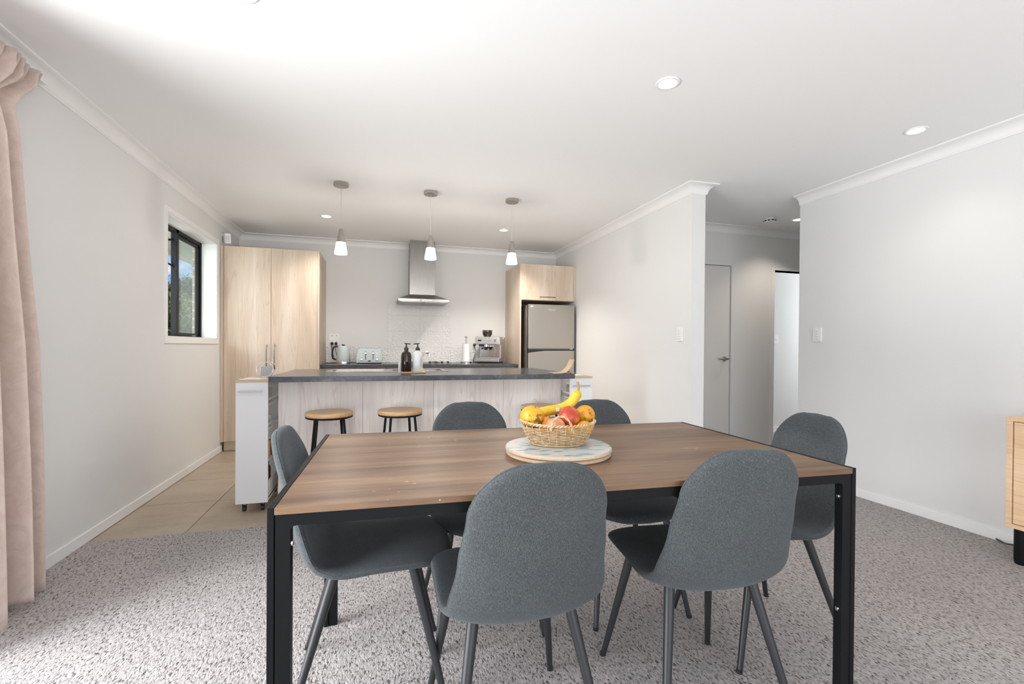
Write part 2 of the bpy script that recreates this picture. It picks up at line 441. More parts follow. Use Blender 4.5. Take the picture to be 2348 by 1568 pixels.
# kitchen window: reveal trim, frame, casement
w1 = MB(); a = 0.045
# flat architrave on the wall face
for (y0, y1, z0, z1) in [(WY0-a, WY1+a, WZ1, WZ1+a), (WY0-a, WY1+a, WZ0-a, WZ0), (WY0-a, WY0, WZ0, WZ1), (WY1, WY1+a, WZ0, WZ1)]:
    w1.box(XL, XL+0.010, y0, y1, z0, z1)
XO = XL - 0.13
for (y0, y1, z0, z1) in [(WY0, WY1, WZ1-0.012, WZ1), (WY0, WY1, WZ0, WZ0+0.012), (WY0, WY0+0.012, WZ0, WZ1), (WY1-0.012, WY1, WZ0, WZ1)]:
    w1.box(XO, XL+0.004, y0, y1, z0, z1)
window = struct(w1.build('window_1', MTRIM, bevel=0.001))
f = MB(); fw = 0.032; X0, X1 = XO-0.045, XO-0.002
for (y0, y1, z0, z1) in [(WY0, WY1, WZ1-0.01-fw, WZ1-0.01), (WY0, WY1, WZ0+0.005, WZ0+0.005+fw*0.7), (WY0, WY0+fw, WZ0, WZ1), (WY1-fw, WY1, WZ0, WZ1), (4.735, 4.785, WZ0, WZ1)]:
    f.box(X0, X1, y0, y1, z0, z1)
f.build('window_frame', MALU, window, bevel=0.002)
f = MB(); s0, s1, sz0, sz1 = 4.79, WY1-fw-0.003, WZ0+0.032, WZ1-0.046
for (y0, y1, z0, z1) in [(s0, s1, sz1-0.024, sz1), (s0, s1, sz0, sz0+0.02), (s0, s0+0.03, sz0, sz1), (s1-0.035, s1, sz0, sz1)]:
    f.box(X0+0.004, X1-0.012, y0, y1, z0, z1)
f.build('sash', MALU, window, bevel=0.002)
MB().box(X0+0.018, X0+0.022, s0+0.01, s1-0.01, sz0+0.01, sz1-0.01).build('pane', MPANE, window)
st = MB()
st.tube([(X1-0.01, 4.72, 2.01), (X0-0.10, 4.60, 1.97), (X0-0.22, 4.50, 1.93)], 0.009, 8)
st.tube([(X1-0.005, 4.725, 1.77), (X0-0.07, 4.64, 1.84), (X0-0.2, 4.52, 1.93)], 0.008, 8)
st.box(X1-0.01, X1+0.012, 4.71, 4.74, 1.99, 2.05).box(X1-0.01, X1+0.010, 4.715, 4.735, 1.74, 1.79).box(X1-0.004, X1+0.01, 4.712, 4.722, 1.5, 1.7)
st.build('stay', MALU, window)

# hall doors
def lever(parent, x, y, z, s=-1):
    h = MB(); h.lathe([(0.027, 0), (0.027, 0.008), (0.022, 0.012)], 28, T(x, y, z) @ RX(PI/2))
    h.cyl((x, y, z), (x, y-0.045, z), 0.010)
    h.tube([(x+0.022, y-0.045, z+0.001), (x, y-0.048, z), (x+s*0.05, y-0.050, z), (x+s*0.105, y-0.046, z)], 0.010, 12, rs=[0.007, 0.011, 0.0095, 0.008])
    return h.build('door_handle', MNICKEL, parent, smooth='auto')
d = struct(MB().box(2.858, 3.617, YH+0.008, YH+0.045, 0.008, 1.977).build('door_1', MDOOR, bevel=0.0015))
lever(d, 3.548, YH+0.008, 0.99)
struct(MB().box(2.80, 2.853, YH-0.006, YH+0.05, 0, 1.982).box(3.622, 3.672, YH-0.006, YH+0.05, 0, 1.982).box(2.80, 3.672, YH-0.006, YH+0.05, 1.982, 2.03).build('trim_5', MWALL))
struct(MB().box(2.86, 3.615, YH+0.05, YH+0.06, 0, 1.98).build('door_gap_shade', MDARK))  # dark sheet behind the door leaf, standing in for shade in its gaps
struct(MB().box(4.145, 4.19, YH-0.008, YH+0.118, 0, 1.965).box(4.99, 5.04, YH-0.008, YH+0.118, 0, 1.965).box(4.145, 5.04, YH-0.008, YH+0.118, 1.965, 1.995)
       .build('trim_7', MTRIM))

# ------------------------------------------------------------------ exterior
def brick():
    m = M('brown_brick', (0.3, 0.2, 0.15), 0.85)
    b = m.n('ShaderNodeTexBrick'); b.inputs['Scale'].default_value = 1; b.inputs['Brick Width'].default_value = 0.24; b.inputs['Row Height'].default_value = 0.085; b.inputs['Mortar Size'].default_value = 0.008
    b.inputs['Color1'].default_value = (0.30, 0.21, 0.16, 1); b.inputs['Color2'].default_value = (0.38, 0.28, 0.22, 1); b.inputs['Mortar'].default_value = (0.55, 0.52, 0.48, 1)
    m.l(m.coord((1, 1, 1), (0, PI/2, PI/2)), b.inputs[0]); m.base(b.outputs[0]); return m.m
bm_ = MB(); bx0, bx1 = XL-t-0.12, XL-t-0.02
bm_.box(bx0, bx1, WY1+0.08, YB+0.3, 0, 2.4).box(bx0, bx1, DY1+0.05, WY0-0.02, 0, 2.4).box(bx0, bx1, WY0-0.02, WY1+0.08, 0, WZ0-0.02)
struct(bm_.build('wall_brick', brick()))
struct(MB().box(XL-t-0.60, XL-t, 2.9, YB+2.5, 2.17, 2.19).box(XL-t-0.64, XL-t-0.60, 2.9, YB+2.5, 2.13, 2.30).build('trim_soffit', mk('soffit_paint', (0.72, 0.69, 0.60), 0.7)))
g = M('lawn_grass', (0.10, 0.16, 0.05), 1.0); g.base(g.ramp(g.noise(6, det=6), [(0.3, (0.06, 0.11, 0.03)), (0.7, (0.20, 0.26, 0.10))]))
struct(MB().box(-40, XL-t-0.8, -12, 50, -0.3, -0.12).build('ground', g.m))
struct(MB().box(XL-t-0.8, XL-t, -12, 20, -0.3, -0.06).box(XL-t, 9, -8, YR-t, -0.3, -0.06).build('ground_2', mk('concrete', (0.42, 0.41, 0.39), 0.9)))

def tree(loc, h, r, seed, cols, label, n=5200, leaf=0.09):
    rnd = random.Random(seed)
    tr = thing('tree', label, 'tree', loc, 0, 'trees outside the kitchen window')
    tk = MB(); tk.tube([(0, 0, -0.1), (0.1, 0.05, h*0.4), (0.0, 0.1, h*0.7), (0, 0, h*0.92)], 0.1, 8, rs=[0.14, 0.11, 0.07, 0.02])
    brs = []
    for k in range(34):
        z = h*(0.18+0.8*rnd.random()); a = rnd.random()*2*PI; l = r*(1.05-0.85*(z/h))*(0.7+0.5*rnd.random())
        e = Vector((l*math.cos(a), l*math.sin(a), z+l*0.45)); brs.append((Vector((0, 0, z)), e))
        tk.tube([(0, 0, z), e*0.5+Vector((0, 0, z*0.5)), e], 0.02, 5, rs=[0.035, 0.02, 0.006])
    tk.build('trunk', mk('bark_%d' % seed, (0.16, 0.12, 0.09), 0.9), tr)
    b = bmesh.new()
    for i in range(n):
        p0, p1 = rnd.choice(brs); tt = 0.25+0.8*rnd.random()
        c = p0.lerp(p1, tt) + Vector((rnd.gauss(0, .16), rnd.gauss(0, .16), rnd.gauss(0, .14)))*r*0.55
        d = (Vector((c.x, c.y, 0.5*r))*0.6 + Vector((rnd.gauss(0, 1), rnd.gauss(0, 1), rnd.gauss(0.3, 1)))*0.8*r).normalized()
        s_ = d.cross(Vector((rnd.gauss(0, 1), rnd.gauss(0, 1), rnd.gauss(0, 1)))).normalized()
        L = leaf*(0.7+0.9*rnd.random()); w = L*0.22
        vs = [b.verts.new(c), b.verts.new(c+d*L*.5+s_*w), b.verts.new(c+d*L), b.verts.new(c+d*L*.5-s_*w)]
        b.faces.new(vs)
    m = MB(); m.b.free(); m.b = b
    fm = M('leaves_%d' % seed, cols[1], 0.6)
    fm.base(fm.ramp(fm.noise(2.6, det=5), [(0.3, cols[0]), (0.5, cols[1]), (0.7, cols[2])]))
    me = m.build('foliage', fm.m, tr)
    return tr
tree((-3.7, 11.0, -0.12), 1.55, 0.55, 3, [(0.05, 0.09, 0.03), (0.13, 0.19, 0.07), (0.32, 0.36, 0.16)], 'green shrub-like tree seen lowest and nearest through the window pane')
tree((-5.6, 16.5, -0.12), 3.05, 1.15, 11, [(0.05, 0.08, 0.04), (0.12, 0.17, 0.09), (0.27, 0.32, 0.20)], 'taller dark green tree behind the right-hand window pane', 6500, 0.11)
tree((-4.45, 12.45, -0.12), 2.25, 0.8, 23, [(0.06, 0.08, 0.02), (0.17, 0.20, 0.07), (0.38, 0.38, 0.16)], 'yellow-green tree beside the window mullion on the left', 6500, 0.11)
tree((-8.1, 23.2, -0.12), 3.6, 2.0, 31, [(0.03, 0.06, 0.03), (0.09, 0.14, 0.06), (0.20, 0.26, 0.12)], 'dark tree standing furthest away behind the other trees outside the window', 6500, 0.16)

# ------------------------------------------------------------------ wall and ceiling fittings
def downlight(loc, label):
    r = thing('downlight', label, 'light', loc, 0, 'recessed ceiling downlights')
    MB().lathe([(0.040, -0.001), (0.058, -0.001), (0.059, -0.004), (0.050, -0.007), (0.043, -0.006), (0.040, -0.001)], 40, cap=False).build('trim_ring', MTRIM, r, smooth=True)
    MB().lathe([(0.0, -0.003), (0.043, -0.003), (0.043, -0.0045), (0, -0.0045)], 32, cap=False).build('diffuser', MLED, r)
    return r
dl = downlight((1.36, 2.01, ZC), 'downlight in the ceiling above the dining table, upper right of centre')
for p, l in [((-0.485, 1.94, ZC), 'downlight cut by the top edge of the photo, nearest and leftmost'),
             ((3.055, 2.02, ZC), 'downlight in the ceiling near the right wall'),
             ((-0.5, 5.05, ZC), 'small downlight in the kitchen ceiling left of the first pendant'),
             ((1.342, 5.05, ZC), 'small downlight in the kitchen ceiling beside the third pendant'),
             ((4.045, 3.745, ZC), 'downlight in the hallway ceiling, half hidden by the right wall')]:
    dup(dl, p, label=l)
for i, (x, y, e) in enumerate([(1.36, 2.01, 5), (-0.485, 1.94, 5), (3.055, 2.02, 5), (-0.5, 5.05, 40), (1.342, 5.05, 100), (4.045, 3.745, 19)]):
    light('downlight_beam', 'SPOT', (x, y, ZC-0.02), (x, y, 0), e*1.3, (1.0, 0.92, 0.83) if x < 4 else (1.0, 0.87, 0.72), spot_size=math.radians(120), spot_blend=0.8, shadow_soft_size=0.04)

def pendant(loc, label):
    r = thing('pendant_lamp', label, 'lamp', loc, 0, 'pendant lamps over the island')
    MB().lathe([(0.0, 0), (0.057, 0), (0.058, -0.004), (0.058, -0.024), (0.054, -0.028), (0, -0.028)], 40, cap=False).build('canopy', MNICKEL, r, smooth='auto')
    MB().cyl((0, 0, -0.37), (0, 0, -0.026), 0.0016, n=8).build('cord', mk('clear_cord', (0.62, 0.60, 0.58), 0.4), r)
    MB().lathe([(0.0, -0.366), (0.010, -0.366), (0.0155, -0.371), (0.0345, -0.474), (0.033, -0.475), (0, -0.475)], 36, cap=False).build('lamp_cap', MNICKEL, r, smooth='auto')
    MB().lathe([(0.0, -0.474), (0.0345, -0.474), (0.0495, -0.562), (0.047, -0.567), (0.030, -0.570), (0, -0.570)], 36, cap=False).build('lamp_shade', MLAMP, r, smooth='auto')
    return r
pd = pendant((-0.285, 3.99, ZC), 'leftmost of the three pendant lamps hanging over the island')
dup(pd, (0.425, 3.99, ZC), label='middle pendant lamp of three, in front of the range hood')
dup(pd, (1.135, 3.99, ZC), label='rightmost of the three pendant lamps, nearest the fridge cabinet')
for x in (-0.285, 0.425, 1.135):
    light('pendant_glow', 'POINT', (x, 3.99, 1.80), (x, 3.99, 0), 10, (1.0, 0.93, 0.85), shadow_soft_size=0.04)

sm = thing('smoke_alarm', 'white round smoke alarm on the hallway ceiling', 'smoke alarm', (3.755, 3.80, ZC))
MB().lathe([(0.0, 0), (0.045, 0), (0.046, -0.008), (0.052, -0.010), (0.054, -0.034), (0.048, -0.040), (0.0, -0.042)], 36, cap=False).build('housing', MWHITE, sm, smooth='auto')
v = MB()
for k in range(10):
    a = 2*PI*k/10; v.box(0.049, 0.0552, -0.011, 0.011, -0.032, -0.020, RZ(a))
v.build('vent', MDARK, sm)

def switchplate(name, label, m, w, h, n, depth=0.012):
    """plate in local XZ, facing -Y; m places it"""
    r = thing(name, label, 'switch'); r.matrix_world = m
    MB().box(-w/2, w/2, -depth, 0, -h/2, h/2).build('face_plate', MWHITE, r, bevel=0.002)
    for k in range(n):
        z = (k-(n-1)/2)*0.022
        MB().box(-0.010, 0.010, -depth-0.003, -depth+0.001, z-0.007, z+0.007).build('rocker', MWHITE, r, bevel=0.001)
        MB().box(-0.008, 0.008, -depth-0.0034, -depth-0.0025, z-0.0072, z-0.0052).build('indicator', MGREY, r)
    return r
switchplate('light_switch', 'white light switch plate on the partition wall left of the hallway', T(XP, 3.322, 1.215) @ RZ(-PI/2), 0.072, 0.116, 4)
switchplate('light_switch', 'white light switch plate on the right wall beside the hallway', T(XR, 3.007, 1.22) @ RZ(-PI/2), 0.074, 0.114, 4)
switchplate('light_switch', 'small white switch seen through the far doorway of the hall', T(5.055, 5.0, 1.222), 0.07, 0.114, 1)

ms = thing('motion_sensor', 'white alarm motion sensor on the left wall above the pantry', 'sensor', (XL, 5.50, 2.205), math.radians(0))
mm_ = T(0.052, 0, 0) @ RZ(math.radians(62)) @ RX(math.radians(12))
MB().prism([(-0.032, -0.02), (-0.034, 0.012), (0.034, 0.012), (0.032, -0.02), (0.022, -0.030), (-0.022, -0.030)], -0.055, 0.05, T(0.050, 0, 0) @ RX(math.radians(12)) @ RZ(math.radians(22))).build('housing', MWHITE, ms, bevel=0.008, seg=3)
MB().box(-0.015, 0.015, -0.034, -0.028, -0.02, 0.026, T(0.050, 0, 0) @ RX(math.radians(12)) @ RZ(math.radians(22))).build('lens', mk('sensor_lens', (0.62, 0.63, 0.64), 0.4), ms, bevel=0.002)
MB().box(-0.012, 0.012, -0.0345, -0.029, -0.031, -0.027, T(0.050, 0, 0) @ RX(math.radians(12)) @ RZ(math.radians(22))).build('indicator', MGREY, ms)
MB().cyl((0, 0.0, 0.03), (0.05, 0.0, 0.045), 0.011).lathe([(0.02, 0), (0.02, 0.008)], 20, T(0, 0, 0.03) @ RY(PI/2)).build('bracket', MWHITE, ms, smooth='auto')

# ------------------------------------------------------------------ curtain
def curtain():
    r = thing('curtain', 'blush pink pinch-pleated curtain hanging to the carpet at the left edge', 'curtain')
    b = bmesh.new(); nu, nv = 260, 60
    ztop, zb = 2.318, 0.02
    grid = []
    for j in range(nv+1):
        tv = j/nv; z = ztop + (zb-ztop)*tv; row = []
        d = ztop - z
        # far edge of the curtain
        if d < 0.10: ye = 2.635 - 0.45*d
        elif d < 0.22: ye = 2.59 - (d-0.10)/0.12*0.145
        else: ye = 2.445 + 0.10*min(1, (d-0.22)/1.0) + 0.01*math.sin(z*3)
        y0 = 2.02
        hd = 0.25 + 0.75*max(0, min(1, (d-0.09)/0.3))       # fold depth opens below the heading
        fl = max(0, d-0.3)/2.0
        for i in range(nu+1):
            u = i/nu; y = y0 + (ye-y0)*u
            ph = u*2*PI*3.1 + 0.5*math.sin(u*9+z*0.5)
            w = math.sin(ph) + 0.28*math.sin(2.3*ph+1+0.6*z) + 0.10*math.sin(5*ph+z*1.3)
            x = XL + 0.085 + hd*0.050*w*(1+0.35*fl) + 0.035*fl*(1-u)*1.5
            # pinches under the heading tape
            if d < 0.30:
                pin = math.exp(-((d-0.115)/0.05)**2); x += -0.018*pin*math.cos(u*2*PI*8)
            y += 0.012*math.cos(ph)*hd
            if d < 0.10: x += 0.012*math.sin(u*2*PI*15)
            zz = z
            if j == nv: zz += 0.012*math.sin(ph*0.5+1)+0.006
            row.append(b.verts.new((x, y, zz)))
        grid.append(row)
    for j in range(nv):
        for i in range(nu): b.faces.new((grid[j][i], grid[j][i+1], grid[j+1][i+1], grid[j+1][i]))
    m = MB(); m.b.free(); m.b = b
    o = m.build('curtain_fabric', MCURT, r, smooth=True)
    s = o.modifiers.new('s', 'SOLIDIFY'); s.thickness = 0.004
    MB().box(XL+0.02, XL+0.05, -0.8, 2.74, 2.318, 2.327).box(XL, XL+0.03, 2.70, 2.72, 2.318, 2.33).box(XL, XL+0.03, 0.9, 0.92, 2.318, 2.33).build('curtain_track', MTRIM, r)
    return r
curtain()

# ------------------------------------------------------------------ pantry, bench, hood, fridge
PF = 5.45
pn = thing('pantry_cabinet', 'tall two-door pale oak pantry cabinet in the left kitchen corner', 'cabinet', (XL, PF, 0))
w = -0.605 - XL
MB().box(0.002, w, 0.02, YB-PF-0.002, 0.10, 2.12).build('body', MOAK, pn, bevel=0.001)
MB().box(0.002, 0.030, -0.001, 0.03, 0.10, 2.12).build('filler_panel', MOAK, pn, label='narrow filler strip against the wall')
MB().box(0.02, w-0.02, 0.06, 0.08, 0.0, 0.10).build('kickboard', MOAKH, pn)
for (x0, x1, hx) in [(0.033, 0.472, 0.436), (0.475, w-0.022, 0.511)]:
    dd = MB().box(x0, x1, 0.0, 0.018, 0.105, 2.118).build('door', MOAK, pn, bevel=0.001)
    MB().tube(catmull([(hx, 0.002, 1.105), (hx, -0.018, 1.095), (hx, -0.030, 1.04), (hx, -0.033, 0.98), (hx, -0.030, 0.91), (hx, -0.018, 0.862), (hx, 0.002, 0.85)], 6), 0.006, 10).build('handle', MSTEEL, dd, smooth=True)
MB().box(w-0.020, w, -0.001, 0.03, 0.10, 2.12).build('end_panel', MOAK, pn)

BT = 0.893
lb = thing('base_cabinet', 'pale oak base cabinets under the back bench', 'cabinet', (0, 0, 0))
MB().box(-0.600, 1.655, 5.57, YB-0.002, 0.10, BT-0.036).build('body', MOAK, lb)
MB().box(-0.600, 1.655, 5.62, 5.64, 0.0, 0.10).build('kickboard', MOAKH, lb)
for x0, x1 in [(-0.60, 0.24), (0.24, 0.84), (0.84, 1.25), (1.25, 1.655)]:
    nd = 2 if x1-x0 > 0.5 else 1
    for k in range(nd):
        a0 = x0+(x1-x0)*k/nd; a1 = x0+(x1-x0)*(k+1)/nd
        dd = MB().box(a0+0.002, a1-0.002, 5.552, 5.57, 0.105, BT-0.050).build('door', MOAK, lb, bevel=0.001)
        MB().tube([(a1-0.20, 5.552, 0.80), (a1-0.19, 5.525, 0.80), (a1-0.08, 5.525, 0.80), (a1-0.07, 5.552, 0.80)], 0.005, 8).build('handle', MSTEEL, dd, smooth=True)
tag(MB().box(-0.602, 1.657, 5.50, YB-0.001, BT-0.034, BT).build('back_worktop', MTOP, bevel=0.006, seg=3), 'dark charcoal laminate worktop along the back wall', 'worktop')

# splashback tiles
sp = MB()
def trow(xa, xb, js, z0, z1):
    xs_ = [xa] + [j for j in js if xa < j < xb] + [xb]
    for p, q in zip(xs_, xs_[1:]): sp.box(p+0.001, q-0.001, YB-0.010, YB-0.002, z0+0.001, z1-0.001)
for z0, z1 in [(1.093, 1.293), (1.293, 1.493), (1.493, 1.638)]: trow(0.124, 0.926, [0.525], z0, z1)
trow(-0.605, 1.658, [-0.275, 0.125, 0.525, 0.925, 1.325], BT, 1.093)
so = tag(sp.build('splashback', MSPLASH, bevel=0.0012), 'glossy white embossed tile splashback with stepped top above the bench', 'splashback')
MB().box(-0.605, 1.658, YB-0.006, YB-0.0015, BT, 1.091).box(0.125, 0.925, YB-0.006, YB-0.0015, 1.09, 1.636).build('grout', MSGROUT, so)

hd = thing('range_hood', 'stainless steel chimney range hood above the splashback', 'range hood', (0.53, YB, 0))
HF, hx = YB-5.655, 0
# canopy: pyramid
b = MB()
for (xa, xb, ya, z) in [(-0.30, 0.30, -0.50, 1.615), (-0.30, 0.30, -0.50, 1.648)]: pass
b.box(-0.30, 0.30, -0.49, -0.001, 1.632, 1.662)
vs = [b.b.verts.new(p) for p in [(-0.30, -0.49, 1.662), (0.30, -0.49, 1.662), (0.30, -0.001, 1.662), (-0.30, -0.001, 1.662), (-0.155, -0.27, 1.735), (0.155, -0.27, 1.735), (0.155, -0.001, 1.735), (-0.155, -0.001, 1.735)]]
for fc in [(0,1,5,4),(1,2,6,5),(3,0,4,7),(4,5,6,7)]: b.b.faces.new([vs[i] for i in fc])
b.build('canopy', MSTEEL, hd, smooth='auto', angle=10)
MB().box(-0.26, -0.01, -0.46, -0.05, 1.622, 1.634).box(0.01, 0.26, -0.46, -0.05, 1.622, 1.634).box(-0.285, 0.285, -0.475, -0.02, 1.627, 1.634).build('filter', MSTEEL, hd, bevel=0.002)
MB().box(-0.155, 0.155, -0.27, -0.001, 1.73, 2.18).build('lower_chimney', MSTEEL, hd, bevel=0.001)
MB().box(-0.150, 0.150, -0.265, -0.001, 2.18, ZC-0.001).build('upper_chimney', MSTEEL, hd, bevel=0.001)
bt = MB()
for k in range(5): bt.lathe([(0.0075, 0), (0.0075, 0.004)], 14, T(-0.01+k*0.022, -0.49, 1.647) @ RX(PI/2))
bt.build('buttons', MWHITE, hd); MB().box(-0.045, -0.032, -0.4935, -0.489, 1.642, 1.652).build('display', MBLACK, hd)

fs = thing('fridge_cabinet', 'tall pale oak fridge surround with an overhead cupboard beside the partition wall', 'cabinet', (1.66, PF, 0))
MB().box(0, 0.016, 0, YB-PF-0.001, 0, 2.115).build('side_panel', MOAK, fs)
MB().box(0.016, XP-1.66-0.002, 0.02, YB-PF-0.001, 1.675, 2.113).build('body', MOAK, fs)
MB().box(0.7, XP-1.66-0.002, 0.0, 0.02, 1.675, 2.113).build('filler_panel', MOAK, fs)
dd = MB().box(0.018, 0.698, 0, 0.019, 1.678, 2.113).build('door', MOAK, fs, bevel=0.001)
MB().tube(catmull([(0.255, 0.002, 1.715), (0.262, -0.022, 1.715), (0.35, -0.030, 1.715), (0.44, -0.022, 1.715), (0.447, 0.002, 1.715)], 6), 0.006, 10).build('handle', MSTEEL, dd, smooth=True)

fr = thing('fridge', 'champagne steel two-door fridge with bottom section behind the island', 'fridge', (1.752, 5.40, 0))
FW = 0.604
MB().box(-0.005, FW-0.005, 0.062, 0.68, 0.02, 1.615).build('body', mk('fridge_side', (0.16, 0.14, 0.125), 0.5), fr, bevel=0.004)
d1 = MB().box(0, FW, 0, 0.055, 1.085, 1.622).build('upper_door', MFRIDGE, fr, bevel=0.006, seg=3)
lp = [(0, 1.030), (0.05, 1.038), (0.22, 1.058), (FW, 1.060), (FW, 0.05), (0, 0.05)]
d2 = MB().prism([(x, z) for x, z in lp], 0, 0.055, Matrix(((1, 0, 0, 0), (0, 0, 1, 0), (0, 1, 0, 0), (0, 0, 0, 1)))).build('lower_door', MFRIDGE, fr, bevel=0.004)
MB().box(0.003, FW-0.003, 0.014, 0.06, 1.03, 1.087).build('door_gap', MBLACK, fr)
MB().box(0.004, FW-0.08, 0.004, 0.02, 1.076, 1.085).build('handle_strip', MSTEEL, fr)
MB().box(FW-0.064, FW-0.02, 0.004, 0.02, 1.076, 1.085).build('control_strip', MWHITE, fr)
def text(s, name, size, mat, parent, m, label=None, ext=0.0005):
    cu = bpy.data.curves.new(name, 'FONT'); cu.body = s; cu.size = size; cu.extrude = ext; cu.align_x = 'CENTER'; cu.align_y = 'CENTER'
    o = bpy.data.objects.new('tmp', cu); COL.objects.link(o)
    dg = bpy.context.evaluated_depsgraph_get(); me = bpy.data.meshes.new_from_object(o.evaluated_get(dg)); bpy.data.objects.remove(o)
    me.transform(m); me.materials.clear(); me.materials.append(mat)
    q = bpy.data.objects.new(name, me); COL.objects.link(q); q.parent = parent
    if label: q['label'] = label
    return q
MLOGO = mk('logo_silver', (0.85, 0.84, 0.80), 0.5)
text('Panasonic', 'logo', 0.022, MLOGO, d1, T(0.303, -0.001, 1.560) @ RX(PI/2))
MB().box(0.026, 0.060, -0.001, 0.001, 1.585, 1.603).build('badge', MLOGO, d1)
text('ECO', 'lettering', 0.017, MLOGO, d1, T(0.0, 0, 0) @ T(0.078, -0.001, 1.594) @ RX(PI/2)) if False else None

# sockets and plugs
def socket(label, x, z, w, h, plugs, switches=2):
    r = thing('power_socket', label, 'socket', (x, YB-0.001, z))
    MB().box(-w/2, w/2, -0.010, 0, -h/2, h/2).build('face_plate', MWHITE, r, bevel=0.002)
    for k in range(switches):
        MB().box((k-(switches-1)/2)*0.05-0.008, (k-(switches-1)/2)*0.05+0.008, -0.013, -0.009, h*0.18, h*0.30).build('rocker', MGREY, r, bevel=0.001)
    return r
socket('white isolator switch plate above the double socket by the kettle', -0.509, 1.204, 0.116, 0.072, 0)
s2 = socket('white double power socket with two black plugs behind the kettle', -0.509, 1.131, 0.116, 0.070, 2)
socket('white power socket half hidden by the coffee machine', 1.255, 1.128, 0.074, 0.07, 0, 1)
def plug(x, z, pts, label):
    r = thing('plug', label, 'plug', (x, YB-0.0115, z))
    MB().lathe([(0.017, 0), (0.019, 0.006), (0.017, 0.03), (0.009, 0.036)], 20, RX(PI/2)).build('plug_body', MBLACK, r, smooth='auto')
    o = Vector((x, YB-0.0115, z))
    MB().tube(catmull([Vector(p)-o for p in pts], 8), 0.0035, 8).build('cord', MBLACK, r, smooth=True)
plug(-0.533, 1.126, [(-0.533, YB-0.04, 1.11), (-0.53, 6.07, 1.04), (-0.50, 6.03, 0.96), (-0.46, 6.0, 0.905), (-0.52, 5.95, 0.898), (-0.585, 5.90, 0.898), (-0.50, 5.88, 0.898), (-0.42, 5.90, 0.898)], 'left black plug in the socket behind the kettle')
plug(-0.487, 1.126, [(-0.487, YB-0.04, 1.11), (-0.49, 6.09, 1.04), (-0.47, 6.06, 0.96), (-0.44, 6.07, 0.905), (-0.30, 6.06, 0.898), (-0.24, 6.0, 0.898), (-0.19, 5.96, 0.898)], 'right black plug in the socket behind the kettle')
plug(1.235, 1.125, [(1.235, YB-0.04, 1.11), (1.245, 6.08, 1.04), (1.22, 6.05, 0.97), (1.205, 6.03, 0.91), (1.25, 6.02, 0.90), (1.30, 6.0, 0.93)], 'black plug and lead beside the coffee machine')

# kettle
MEN = mk('pale_blue_enamel', (0.50, 0.56, 0.58), 0.22)
kt = thing('kettle', 'pale blue-grey jug kettle with a black handle on the back bench', 'kettle', (-0.385, 5.84, BT+0.001))
MB().lathe([(0, 0), (0.082, 0), (0.082, 0.017), (0.078, 0.022), (0, 0.022)], 40, cap=False).build('base', MCHROME, kt, smooth='auto')
MB().lathe([(0, 0.022), (0.078, 0.022), (0.079, 0.03), (0.0775, 0.08), (0.070, 0.15), (0.060, 0.200), (0.056, 0.204), (0, 0.206)], 40, cap=False).build('jug', MEN, kt, smooth='auto')
MB().lathe([(0, 0.205), (0.024, 0.205), (0.010, 0.209), (0.020, 0.216), (0.018, 0.221), (0, 0.222)], 24, cap=False).build('lid_knob', MBLACK, kt, smooth='auto')
MB().prism([(0.052, 0.018), (0.088, 0.0), (0.052, -0.018)], 0.170, 0.200).build('spout', MEN, kt, bevel=0.004)
MB().tube(catmull([(-0.052, 0, 0.192), (-0.085, 0, 0.196), (-0.112, 0, 0.175), (-0.120, 0, 0.12), (-0.117, 0, 0.07), (-0.095, 0, 0.048), (-0.072, 0, 0.046)], 6), 0.010, 12).build('handle', MBLACK, kt, smooth=True)
# toaster
ts = thing('toaster', 'pale blue-grey four-slice toaster between kettle and soap bottles', 'toaster', (-0.09, 5.83, BT+0.001))
def rr(w, h, r, n=6):
    P = []
    for cx, cy, a0 in [(w/2-r, h/2-r, 0), (-w/2+r, h/2-r, PI/2), (-w/2+r, -h/2+r, PI), (w/2-r, -h/2+r, 1.5*PI)]:
        for k in range(n+1): P.append((cx+r*math.cos(a0+PI/2*k/n), cy+r*math.sin(a0+PI/2*k/n)))
    return P
XZ = Matrix(((1, 0, 0, 0), (0, 0, 1, 0), (0, 1, 0, 0), (0, 0, 0, 1)))
tp = [(-0.145, 0.018), (0.145, 0.018), (0.147, 0.06), (0.143, 0.11), (0.132, 0.15), (0.120, 0.168), (0.10, 0.176), (-0.10, 0.176), (-0.120, 0.168), (-0.132, 0.15), (-0.143, 0.11), (-0.147, 0.06)]
MB().prism(tp, -0.13, 0.13, XZ).build('body', MEN, ts, bevel=0.012, seg=4)
MB().box(-0.135, 0.135, -0.12, 0.12, 0.0, 0.02).build('base', MBLACK, ts, bevel=0.004)
MB().box(-0.143, 0.143, -0.134, -0.10, 0.012, 0.020).build('base_trim', MCHROME, ts, bevel=0.002)
for k, x in enumerate((-0.042, 0.040)):
    MB().box(x-0.003, x+0.003, -0.132, -0.128, 0.045, 0.125).build('slot', MDARK, ts)
    MB().box(x-0.012, x+0.012, -0.152, -0.128, 0.118, 0.126).build('lever', MCHROME, ts, bevel=0.002)
    MB().box(x-0.008, x+0.008, -0.1325, -0.129, 0.132, 0.150).build('window', MGREY, ts)
for x in (-0.088, 0.086):
    MB().lathe([(0.0155, 0), (0.0155, 0.006), (0.012, 0.016), (0, 0.017)], 22, T(x, -0.129, 0.045) @ RX(PI/2), cap=False).build('dial', MCHROME, ts, smooth='auto')
    for z in (0.079, 0.098, 0.117): MB().lathe([(0.006, 0), (0.006, 0.004), (0, 0.0045)], 14, T(x, -0.129, z) @ RX(PI/2), cap=False).build('button', MCHROME, ts, smooth='auto')
MB().lathe([(0.5, 0), (0.5, 1)], 28, T(0, -0.1295, 0.031) @ RX(PI/2) @ Matrix.Diagonal((0.036, 0.014, 0.003, 1))).build('badge', MDARK, ts)
